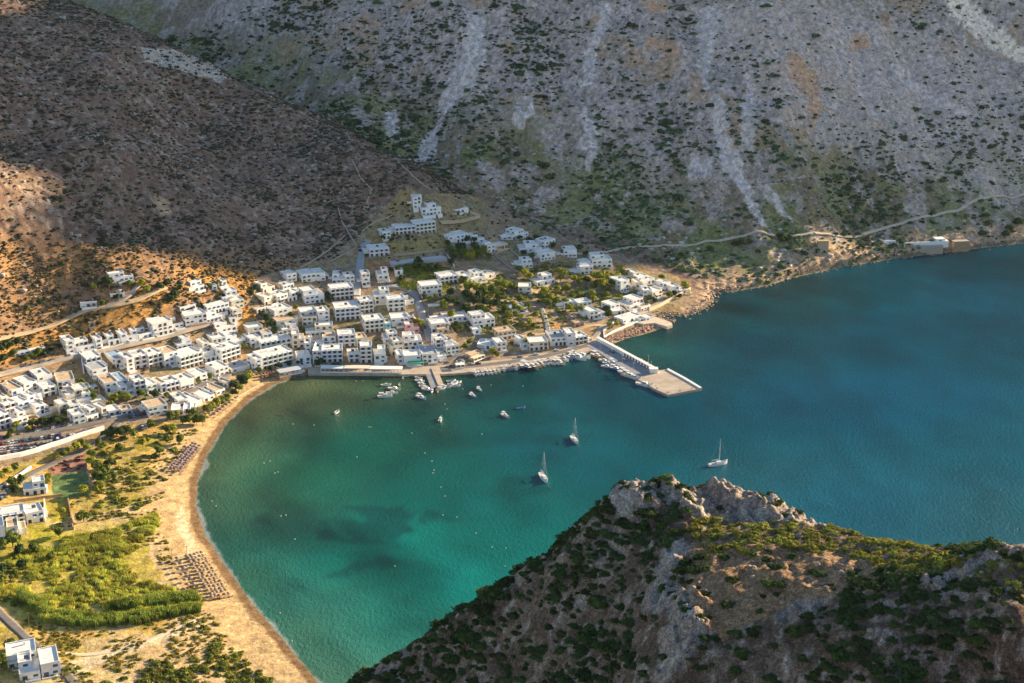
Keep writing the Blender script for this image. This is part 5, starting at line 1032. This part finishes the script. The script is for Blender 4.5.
for ph, kind, L_ in TREES:
    ids = sorted(range(len(L_)), key=lambda i: L_[i][0])
    for k, i in enumerate(ids):
        u, v, r_, cn = L_[i]; pos = ORD[k] + " from the left" if k < 30 else f"{['thirty-first','thirty-second','thirty-third','thirty-fourth','thirty-fifth','thirty-sixth','thirty-seventh','thirty-eighth','thirty-ninth','fortieth','forty-first','forty-second','forty-third'][k-30]} from the left"
        if k == len(L_) - 1: pos = "rightmost"
        make_tree(u, v, r_, kind, cn, f"{words[cn]} {'pine' if kind == 'pine' else 'bushy'} tree, {pos} {ph}", "trees " + ph, tk); tk += 1
# --- reeds, dune scrub, garden undergrowth (nobody could count them)
def reed(seed):
    r = np.random.default_rng(seed); n = 60; a = r.uniform(0, 6.3, n); q = np.sqrt(r.uniform(0, 1, n)); b_ = np.stack([q * np.cos(a), q * np.sin(a), 0 * q], 1); h = r.uniform(1.2, 2.0, n)
    t = r.uniform(0, 3.14, n); w = np.stack([np.cos(t), np.sin(t), 0 * t], 1) * .09; top = b_ + np.stack([r.normal(0, .18, n), r.normal(0, .18, n), h], 1)
    return np.stack([b_ - w, b_ + w, top + w * .5, top - w * .5], 1).reshape(-1, 3), np.arange(n * 4).reshape(n, 4)
m_reed = mat("reed_leaves", (1, 1, 1), .9, .4, .06, .08, attr="Col", transl=.4)
def scatter_px(name, polys, n, variants, r0, r1, col, label, material=m_fol, h0=.8, h1=1.1, dens=None, seed=600, avoid=True):
    us = np.concatenate([rng.uniform(min(p[0] for p in P), max(p[0] for p in P), n) for P in polys]); vs = np.concatenate([rng.uniform(min(p[1] for p in P), max(p[1] for p in P), n) for P in polys])
    k = np.zeros(len(us), bool)
    for P in polys: k |= inpoly(us, vs, P)
    us, vs = us[k], vs[k]; X, Y, Z = ground(us, vs)
    k = np.ones(len(X), bool)
    if dens: k &= fbm(X, Y, dens[0], 3, seed) > dens[1]
    if avoid: k &= np.array([free(a_, b_, .5) for a_, b_ in zip(X, Y)])
    X, Y, Z = X[k], Y[k], Z[k]; c = jit(len(X), .6, 1.35, col)
    return scatter(name, variants, np.stack([X, Y, Z - .05], 1), rng.uniform(r0, r1, len(X)), rng.uniform(h0, h1, len(X)), c, material, label)
reeds = [reed(i) for i in range(4)]; small = [leafdome(40 + i, 70, .6, .22) for i in range(5)]
scatter_px("reed_bed", [[(-5, 566), (20, 552), (60, 548), (100, 545), (120, 530), (150, 516), (158, 520), (150, 540), (120, 560), (140, 580), (200, 598), (204, 606), (180, 612), (120, 620), (60, 622), (30, 612), (-5, 598)], [(60, 540), (110, 532), (156, 516), (158, 526), (120, 545), (70, 552)]], 3200, reeds, 1.0, 1.7, [.42, .42, .075], "tall yellow-green reed bed behind the beach", m_reed, .4, .85, (16, .36))
scatter_px("reed_rows", [[(112, 606), (150, 600), (192, 596), (200, 601), (160, 606), (115, 611)], [(40, 612), (80, 618), (130, 618), (196, 608), (200, 612), (140, 624), (80, 627), (42, 622)], [(22, 596), (45, 606), (42, 614), (20, 602)]], 900, reeds, 1.2, 1.8, [.26, .31, .06], "dark green curving rows of reeds", m_reed, 1.0, 1.35)
PL2 = [(0, 555), (20, 550), (60, 520), (70, 500), (92, 490), (100, 440), (190, 428), (205, 420), (168, 470), (160, 520), (172, 560), (205, 600), (240, 660), (250, 690), (60, 690), (30, 640), (0, 600)]
scatter_px("dune_scrub", [PL2], 6500, small, .4, 1.2, [.31, .26, .055], "low green and yellow dune scrub behind the beach", dens=(14, .47), seed=640)
scatter_px("dune_bushes", [[(95, 440), (190, 430), (170, 470), (160, 510), (90, 520), (100, 470)], [(190, 625), (210, 620), (262, 672), (282, 690), (150, 690), (150, 665), (190, 668)], [(60, 668), (150, 660), (260, 676), (270, 690), (60, 690)]], 190, [leafdome(60 + i, 160, .7, .17) for i in range(4)], 1.0, 2.1, [.22, .23, .045], "rounded dark dune bushes with gaps of sand", dens=(10, .45), seed=650)
scatter_px("garden_undergrowth", [[(440, 280), (500, 275), (540, 262), (620, 262), (640, 290), (600, 318), (560, 325), (500, 335), (440, 330)], [(395, 262), (450, 268), (460, 290), (400, 290)]], 2600, small, .6, 1.7, [.24, .26, .05], "green garden undergrowth between the right-hand houses", dens=(10, .37), seed=660)
scatter_px("town_undergrowth", [[(0, 345), (130, 330), (250, 300), (340, 270), (440, 290), (440, 360), (300, 366), (200, 400), (100, 425), (0, 440)]], 2400, small, .5, 1.2, [.15, .15, .045], "shrubs and weeds between the town houses", dens=(8, .55), seed=670)
scatter_px("ochre_slope_scrub", [[(-10, 245), (160, 240), (270, 280), (262, 330), (200, 315), (140, 330), (0, 372), (-10, 372)]], 6500, small, .35, 1.0, [.22, .155, .06], "dry ochre scrub on the slope above the town", dens=(9, .40), seed=680)
scatter_px("upper_town_scrub", [[(270, 262), (360, 225), (400, 190), (470, 195), (560, 240), (640, 258), (690, 280), (640, 262), (500, 250), (440, 270), (360, 258)]], 1500, small, .5, 1.5, [.07, .085, .035], "dark scrub around the shaded upper hamlet", dens=(9, .48), seed=690)
scatter_px("garden_flowers", [[(50, 464), (85, 455), (86, 468), (52, 474)]], 40, small, .6, 1.2, [.20, .07, .06], "red and pink planting in the small garden by the car park", seed=695)

# ================================================================== cars
m_tyre = mat("rubber_dark", (.02, .02, .022), .8, .1)
def car_mesh(kind):
    L_, Wd = (4.1, 1.75) if kind == 'car' else (4.9, 1.95); b = MB(); g = MB(); w = MB()
    b.prism([(-L_ / 2, -Wd / 2), (L_ / 2, -Wd / 2), (L_ / 2, Wd / 2), (-L_ / 2, Wd / 2)], .3, .85, [(-L_ / 2 + .08, -Wd / 2 + .04), (L_ / 2 - .1, -Wd / 2 + .04), (L_ / 2 - .1, Wd / 2 - .04), (-L_ / 2 + .08, Wd / 2 - .04)])
    x0, x1, ht = (-1.7, 1.0, 1.42) if kind == 'car' else (-2.2, 1.7, 2.0); t = Wd / 2 - .1
    g.prism([(x0, -t), (x1, -t), (x1, t), (x0, t)], .85, ht - .06, [(x0 + .3, -t + .14), (x1 - .55, -t + .14), (x1 - .55, t - .14), (x0 + .3, t - .14)])
    b.prism([(x0 + .28, -t + .12), (x1 - .53, -t + .12), (x1 - .53, t - .12), (x0 + .28, t - .12)], ht - .055, ht)
    for sx in (-1, 1):
        for sy in (-1, 1): w.tube((sx * L_ * .31, sy * (Wd / 2 - .2), .32), (sx * L_ * .31, sy * (Wd / 2 + .01), .32), .32, k=10)
    return b, g, w
cols = [((.62, .62, .62), 'white'), ((.30, .31, .33), 'silver'), ((.03, .03, .035), 'black'), ((.10, .11, .12), 'dark grey'), ((.30, .03, .03), 'red'), ((.04, .07, .20), 'blue'), ((.20, .18, .15), 'beige')]
CM = {}
for kind in ('car', 'van'):
    b, g, w = car_mesh(kind)
    gm, wm = g.mesh("windows", m_pane), w.mesh("wheels", m_tyre)
    for c, nm in cols: CM[(kind, nm)] = (b.mesh("body", mat(f"{nm}_paint_{kind}", c, .35, .03, 1, .5)), gm, wm)
ROWS = [("top parking row", (2, 444.5), (60, 436), 17, 1.2), ("short right-hand parking row", (65, 438.2), (93, 430.8), 10, 1.2), ("second parking row", (-2, 450), (36, 445), 12, 1.2), ("short middle parking row", (41, 445.5), (58, 441), 6, 1.2), ("lowest parking row", (-4, 455.6), (35, 449), 13, 1.2),
        ("line under the dark trees", (38, 431), (70, 425.5), 7, .15), ("line by the dense road block", (95, 420.6), (110, 417.5), 4, .15), ("shaded beach lot", (130, 417.5), (152, 411.5), 7, 1.2), ("sandy lot by the tamarisks", (134, 431), (149, 426.5), 6, 1.2), ("line beside the upper road", (24, 367.5), (52, 361.2), 4, .1), ("farm lane", (3, 487), (2, 499), 2, .4)]
def put_car(x, y, z, rz, k, lab, grp):
    rr = random.Random(k * 7 + 1); kind = 'van' if rr.random() < .14 else 'car'; nm = rr.choices([c[1] for c in cols], [4, 4, 3, 4, 1, 1.2, 1.5])[0]; bd, gm, wm = CM[(kind, nm)]
    o = empty("parked_van" if kind == 'van' else "parked_car", (x, y, z), rz); link("body", bd, o); link("windows", gm, o); link("wheels", wm, o)
    tag(o, lab.replace('COL', nm).replace('KIND', kind), kind, grp)
ck = 0
for nm_, p0, p1, n, dev in ROWS:
    us = np.linspace(p0[0], p1[0], n); vs = np.linspace(p0[1], p1[1], n); X, Y, Z = ground(us, vs); ang = math.atan2(Y[-1] - Y[0], X[-1] - X[0])
    for k in range(n):
        put_car(X[k], Y[k], Z[k] + (.15 if 'road' in nm_ else .05), ang + dev + (math.pi if random.Random(ck).random() < .3 else 0), ck, f"COL parked KIND, {ORD[k] + ' from the left' if k < n - 1 else 'rightmost'} in the {nm_}", "cars parked around the harbour town"); ck += 1
for k, (u, v, a) in enumerate([(452, 366.5, .1), (460, 365.8, .1), (470, 364.8, .12), (478, 364, .1), (520, 357.6, .25), (536, 355, .25), (556, 351, .3), (612, 352.5, -.9), (624, 360.5, -.8)]):
    p = at(u, v, 1.5 if u < 600 else 1.62); put_car(p[0], p[1], p[2], a, 300 + k, f"COL KIND on the quay road or pier, {ORD[k]} from the left", "cars parked around the harbour town")

# ================================================================== boats
m_hull = {'white': mat("white_gelcoat", (.78, .78, .76), .35, .04, 1, .5), 'blue': mat("blue_hull", (.10, .22, .42), .4, .05, 1, .5), 'dark': mat("dark_hull", (.07, .05, .05), .5, .1), 'wood': mat("varnished_hull", (.42, .26, .14), .5, .15), 'cream': mat("cream_hull", (.70, .62, .46), .4, .05)}
m_deck = mat("boat_deck", (.62, .56, .47), .8, .08); m_canvas = mat("boat_canvas", (.55, .56, .60), .8, .06)
def hull_mesh(mname, w=.30, tr=.75):
    b = MB(); secs = [(-.5, tr, .0), (-.25, 1, .0), (0, 1, 0), (.22, .82, .02), (.38, .48, .06), (.5, .03, .12)]; n = len(secs)
    for x, k, zz in secs:
        hw = w / 2 * k; b.v += [(x, -hw, .12 + zz), (x * .96, -hw * .75, -.03), (x * .94, 0, -.07), (x * .96, hw * .75, -.03), (x, hw, .12 + zz)]
    for i in range(n - 1):
        for j in range(4): b.f.append((i * 5 + j, (i + 1) * 5 + j, (i + 1) * 5 + j + 1, i * 5 + j + 1)); b.m.append(0)
    b.f.append((0, 1, 2, 3, 4)); b.m.append(0); return b.mesh("hull", m_hull[mname])
def deck_mesh(w=.30, tr=.75, open_=False):
    b = MB(); z0 = .105 if not open_ else .05; secs = [(-.49, tr, 0), (-.25, 1, 0), (0, 1, 0), (.22, .82, .02), (.38, .48, .06), (.49, .05, .12)]
    for i in range(5):
        (x, k, z), (x2, k2, z2) = secs[i], secs[i + 1]; a, c = w / 2 * k * .95, w / 2 * k2 * .95
        b.quad((x, -a, z0 + z), (x2, -c, z0 + z2), (x2, c, z0 + z2), (x, a, z0 + z))
    return b.mesh("deck", m_deck)
HM = {k: hull_mesh(k) for k in m_hull}; HN = hull_mesh('white', .26, .6); DM, DO, DN = deck_mesh(), deck_mesh(open_=True), deck_mesh(.26, .6)
def cab():
    b = MB(); b.prism([(-.12, -.09), (.2, -.08), (.2, .08), (-.12, .09)], .1, .22, [(-.1, -.075), (.13, -.06), (.13, .06), (-.1, .075)]); return b.mesh("cabin", m_hull['white'])
def wsh():
    b = MB(); b.prism([(-.1, -.085), (.182, -.073), (.182, .073), (-.1, .085)], .15, .195, [(-.095, -.083), (.155, -.068), (.155, .068), (-.095, .083)]); return b.mesh("cabin_windows", m_pane)
def bim():
    b = MB(); b.box(-.4, -.12, .3, -.08, .12, .315)
    for sx in (-.38, -.1):
        for sy in (-.11, .11): b.tube((sx, sy, .1), (sx, sy, .3), .006, k=4)
    return b.mesh("sun_canopy", m_canvas)
def eng():
    b = MB(); b.box(-.56, -.035, .02, -.5, .035, .2); b.box(-.54, -.012, -.1, -.52, .012, .02); return b.mesh("outboard", m_tyre)
def bench():
    b = MB()
    for x in (-.25, 0, .22): b.box(x - .03, -.13 + (.03 if x > .1 else 0), .07, x + .03, .13 - (.03 if x > .1 else 0), .09)
    return b.mesh("thwarts", m_wood)
CB, WSM, BI, EN, BE = cab(), wsh(), bim(), eng(), bench()
def boat(u, v, L_, ang, kind, hull, label, z=0.0):
    p = at(u, v, z); o = empty({'yacht': "sailing_yacht", 'motor': "motor_boat", 'open': "rowing_boat"}[kind], (p[0], p[1], 0.05), ang); o.scale = (L_, L_, L_)
    if kind == 'yacht': link("hull", HN, o); link("deck", DN, o); link("cabin", CB, o, (.02, 0, -.03)); 
    else: link("hull", HM[hull], o); link("deck", DM if kind == 'motor' else DO, o)
    if kind == 'motor':
        c = link("cabin", CB, o); link("cabin_windows", WSM, c)
        if int(u) % 2: link("sun_canopy", BI, o)
        else: link("outboard", EN, o)
    if kind == 'open': link("thwarts", BE, o); link("outboard", EN, o)
    if kind == 'yacht':
        b = MB(); b.tube((.06, 0, .1), (.06, 0, 1.35), .009, .005, 6); ms = b.build("mast", m_rail, o)
        b = MB(); b.tube((.06, 0, .26), (-.36, 0, .27), .008, k=5); bo = b.build("boom", m_metal, o); b = MB(); b.tube((.03, 0, .285), (-.35, 0, .29), .02, .012, 6); b.build("furled_sail", m_canvas, o)
        b = MB()
        for q in ((.49, 0, .23), (-.49, 0, .12), (.03, -.12, .12), (.03, .12, .12)): b.tube((.06, 0, 1.34), q, .0022, k=3)
        b.build("rigging", m_metal, o)
        b = MB(); b.box(.055, -.1, .8, .065, .1, .808); b.build("spreader", m_metal, o)
    return tag(o, label, "sailboat" if kind == 'yacht' else "boat", "boats in the bay and harbour")
boat(543.5, 479, 12.5, -1.25, 'yacht', 'white', "white sailing yacht with bare mast, nearest the headland in mid bay")
boat(574.5, 441, 11.5, -1.25, 'yacht', 'white', "white sailing yacht lying above the central one in mid bay")
boat(718, 465, 12, .35, 'yacht', 'white', "white sailing yacht alone on the right above the rocky headland crest")
for k, (u, v, L_, a, kd, hl, wh) in enumerate([
    (386, 385.5, 7, .1, 'motor', 'white', "topmost of the group of boats left of the small pier"), (394.5, 389.5, 9, -.35, 'motor', 'cream', "widest of the group left of the small pier"), (392, 393.5, 8, -.05, 'motor', 'white', "third down in the group left of the small pier"),
    (385, 397, 9.5, .1, 'motor', 'white', "lowest of the group left of the small pier"), (399.5, 385, 4, 1.5, 'open', 'white', "tiny beside the group left of the small pier"), (406.5, 376.5, 4, .2, 'open', 'white', "closest to the seafront canopies"),
    (421.5, 398, 8.5, -.7, 'motor', 'white', "just below the tip of the small pier"), (440.5, 420, 7.5, 1.45, 'motor', 'white', "alone in the middle of the bay"), (473, 396, 6.5, -.8, 'motor', 'white', "left of a pair right of the small pier"),
    (479.5, 390, 6, -1, 'motor', 'white', "right of a pair right of the small pier"), (505.5, 416.5, 8, -.9, 'motor', 'cream', "left of two moored left of the upper yacht"), (520.5, 408.5, 6.5, .3, 'open', 'blue', "right of two moored left of the upper yacht"), (337, 412.5, 6, 1.2, 'open', 'white', "nearest the town beach in the shallows"),
    (403, 378, 3.5, 1.5, 'open', 'white', "small one by the canopy steps"), (280, 414.5, 3.5, .2, 'open', 'wood', "dark one in the brown shallows off the beach")]):
    boat(u, v, L_, a, kd, hl, f"{hl} {'motor boat' if kd == 'motor' else 'open boat'}, {wh}")
pier_b = [(419, 378.5, 6, 'white'), (420, 381.5, 7, 'white'), (422, 384.5, 7, 'white'), (424, 387.5, 7.5, 'cream'), (427.5, 390, 8, 'white'), (432, 391.5, 7, 'white'), (437, 391, 7, 'wood'), (441, 389.5, 7, 'white'), (445.5, 388, 7.5, 'cream'), (449, 386.2, 7, 'white'), (452.5, 384.5, 8, 'white'), (455, 386.5, 7, 'white'), (451, 381.5, 6.5, 'white'), (457.5, 383, 6, 'white')]
for k, (u, v, L_, hl) in enumerate(pier_b): boat(u, v, L_, (-.55 if u < 430 else .35 if u > 440 else -1.4) + .2 * math.sin(k * 2.1), 'motor' if k % 3 else 'open', hl, f"{hl} boat moored at the small pier, {ORD[k]} clockwise from its upper left")
quay_b = [(457, 372.8, 7, 'cream', .1), (463, 372.6, 6, 'white', .1), (475.5, 374.6, 8.5, 'white', -1.3), (478.5, 374.2, 8.5, 'white', -1.25), (482, 373.8, 8.5, 'white', -1.2), (487, 373.2, 8, 'white', -1.1), (490.5, 373, 8.5, 'white', -1.1), (494.5, 372.4, 8, 'cream', -1.1), (498, 371.4, 7.5, 'white', -1.1),
    (503, 370.2, 7.5, 'white', -1.1), (507.5, 369.5, 8, 'blue', -1.1), (514, 368.4, 10, 'white', -1.0), (521, 368.2, 9, 'dark', -.95), (527, 368.6, 15, 'dark', -.9), (532, 367.6, 14, 'cream', -.9), (537, 366, 10, 'wood', -.9), (541, 364.8, 10, 'white', -.9), (545.5, 363.6, 9, 'white', -.9), (550, 363.4, 11, 'cream', -.8), (554, 363, 11, 'white', -.8),
    (559, 363.4, 12, 'cream', -.75), (564, 360, 10, 'white', -.85), (568, 359, 10, 'blue', -.85), (573, 357.6, 11, 'white', -.8), (578, 358.6, 15, 'white', -.7), (582.5, 357, 14, 'white', -.7), (575, 355, 9, 'white', -.8), (546, 360.8, 8, 'blue', -.9)]
for k, (u, v, L_, hl, a) in enumerate(sorted(quay_b)): boat(u, v, L_, a, 'motor' if L_ > 7.2 else 'open', hl, f"{hl} boat moored stern-to along the quay, {ORD[k]} from the left")
fp_b = [(597, 357, 12, 'wood', -.85), (604, 361.5, 9, 'white', -.7), (608.5, 364.5, 9, 'blue', -.5), (606.5, 367, 8, 'white', -.4), (613.5, 364.5, 11, 'white', -1.1), (615.5, 369.5, 10, 'blue', -.6), (625, 374, 12, 'white', -.8), (629.5, 377, 13, 'cream', -.7), (634, 378.5, 11, 'white', -.9), (644.5, 385.5, 12, 'white', -.5), (650, 387, 9, 'white', -.4)]
for k, (u, v, L_, hl, a) in enumerate(sorted(fp_b)): boat(u, v, L_, a, 'yacht' if k in (4, 7) and False else 'motor', hl, f"{hl} boat berthed inside the ferry pier, {ORD[k]} from the shore end")
# mooring buoys
bmesh_b = bmesh.new(); bmesh.ops.create_icosphere(bmesh_b, subdivisions=2, radius=.28); bmb = bpy.data.meshes.new("buoy"); bmesh_b.to_mesh(bmb); bmesh_b.free(); bmb.materials.append(m_hull['cream'])
BU = [(264, 463), (270, 461), (275, 473), (278, 472), (293, 424), (314, 425), (371, 427), (369, 427), (412, 433), (425, 453), (432, 461), (434, 470), (433, 473), (441, 487), (445, 496), (457, 517), (443, 515), (476, 533), (492, 547), (395, 566), (212, 501), (216, 506), (281, 516), (286, 515), (356, 369 + 12), (363, 381), (482, 434), (445, 404), (463, 389), (523, 386), (491, 385), (506, 548), (357, 457), (295, 539), (505, 566), (280, 613), (292, 641), (447, 409)]
for k, (u, v) in enumerate(sorted(BU)[::1]):
    p = at(u, v, .25); o = link("mooring_buoy", bmb, None, p); tag(o, f"small white mooring buoy, {(ORD + ['thirty-first','thirty-second','thirty-third','thirty-fourth','thirty-fifth','thirty-sixth','thirty-seventh','thirty-eighth','thirty-ninth'])[k]} from the left on the bay", "buoy", "mooring buoys on the bay")

# ================================================================== beach furniture
def parasol_parts(mc):
    b = MB(); n = 10; R = 1.2
    for i in range(n):
        a, c = 2 * math.pi * i / n, 2 * math.pi * (i + 1) / n
        b.f.append((len(b.v), len(b.v) + 1, len(b.v) + 2)); b.m.append(0); b.v += [(R * math.cos(a), R * math.sin(a), 2.0), (R * math.cos(c), R * math.sin(c), 2.0), (0, 0, 2.65)]
        b.f.append((len(b.v), len(b.v) + 1, len(b.v) + 2, len(b.v) + 3)); b.m.append(0); b.v += [(R * math.cos(a), R * math.sin(a), 1.85), (R * math.cos(c), R * math.sin(c), 1.85), (R * math.cos(c), R * math.sin(c), 2.0), (R * math.cos(a), R * math.sin(a), 2.0)]
    return b.mesh("canopy", mc)
pb = MB(); pb.tube((0, 0, -.2), (0, 0, 2.5), .05, k=5); POLE = pb.mesh("pole", m_wood)
bd = MB(); bd.box(-.95, -.32, .28, .45, .32, .36); bd.poly([(.45, -.32, .33), (1.0, -.32, .75), (1.0, .32, .75), (.45, .32, .33)]); BEDF = bd.mesh("mattress", mat("sunbed_cloth", (.28, .21, .21), .8, .1))
bl_ = MB()
for sx in (-.8, .35):
    for sy in (-.28, .28): bl_.box(sx - .03, sy - .03, 0, sx + .03, sy + .03, .28)
BEDL = bl_.mesh("frame", m_rail)
PAR = {'thatch': parasol_parts(mat("thatch", (.30, .22, .15), .95, .2, 3)), 'mauve': parasol_parts(mat("mauve_cloth", (.20, .15, .17), .85, .08)), 'brown': parasol_parts(mat("brown_cloth", (.20, .08, .06), .85, .08)), 'white': parasol_parts(mat("white_cloth", (.72, .68, .60), .85, .05))}
def beach_grid(name, lines, n, kind, bedn=1, bed=True):
    for li, (a, c) in enumerate(lines):
        us = np.linspace(a[0], c[0], n); vs = np.linspace(a[1], c[1], n); X, Y, Z = ground(us, vs); ang = math.atan2(Y[-1] - Y[0], X[-1] - X[0])
        for k in range(n):
            x, y, z = X[k] + rng.normal(0, .22), Y[k] + rng.normal(0, .22), Z[k]
            o = empty("parasol", (x, y, z), k); link("canopy", PAR[kind], o); link("pole", POLE, o)
            tag(o, f"{kind} parasol, {ORD[k]} from the far end in {['first','second','third','fourth','fifth','sixth'][li]} line of the {name}", "parasol", "parasols on the beach")
            if bed:
                o = empty("sunbed", (x + 1.3 * math.cos(ang + .9), y + 1.3 * math.sin(ang + .9), z + .02), ang + 1.45); link("mattress", BEDF, o); link("frame", BEDL, o)
                tag(o, f"sunbed, {ORD[k]} from the far end in {['first','second','third','fourth','fifth','sixth'][li]} line of the {name}", "sunbed", "sunbeds on the beach")
beach_grid("lower beach grid", [((187 + j * 3.6, 559 - j * .9), (212 + j * 4.1, 600 - j * .8)) for j in range(5)], 14, 'thatch')
beach_grid("upper beach grid", [((193, 446), (171.5, 470)), ((196.2, 447.2), (175.5, 472)), ((199.2, 448.6), (179.7, 474))], 13, 'mauve')
beach_grid("inland beach patch", [((173, 562), (188, 588)), ((178, 561), (193, 587))], 6, 'thatch')
beach_grid("town beach patch", [((232, 399), (210, 416)), ((236, 400.5), (215, 417))], 8, 'mauve')
beach_grid("taverna beach patch", [((273, 374.5), (258, 377.5)), ((277, 376), (262, 380))], 6, 'brown')
# poles
for u, v, h, lab in [(30, 631, 9.5, "tall wooden utility pole beside the reed bed at bottom left"), (187, 553, 4, "short post with long shadow on the middle of the beach"), (172, 556, 4, "short post on the sand left of the beach grid"), (112, 565, 5, "lone dark post at the edge of the reed bed"), (219, 409, 8, "lamp pole between the beach tamarisks"), (545, 345, 8, "lamp pole on the quay road"), (500, 352, 8, "lamp pole near the quay bus stop"), (88, 512, 7, "slim pole by the walled lawn")]:
    p = G(u, v); o = empty("pole", p); tag(o, lab, "pole"); b = MB(); b.tube((0, 0, -.5), (0, 0, h), .14, .09, 6); b.build("shaft", m_wood, o); b = MB(); b.box(-.7, -.06, h - .6, .7, .06, h - .45); b.build("crossbar", m_wood, o)
# ================================================================== the air
hb = MB(); hb.box(-6500, -400, -20, 6500, 7000, 1250); ho = hb.build("haze", [])
mh = bpy.data.materials.new("haze_air"); mh.use_nodes = True; N = mh.node_tree.nodes; N.remove(N["Principled BSDF"]); pv = N.new("ShaderNodeVolumePrincipled")
pv.inputs["Color"].default_value = (.6, .78, 1.0, 1); pv.inputs["Density"].default_value = .000010; pv.inputs["Anisotropy"].default_value = .3
mh.node_tree.links.new(pv.outputs[0], N["Material Output"].inputs["Volume"]); ho.data.materials.append(mh)
tag(ho, "thin blue haze over the bay and mountain", None, None, "stuff")
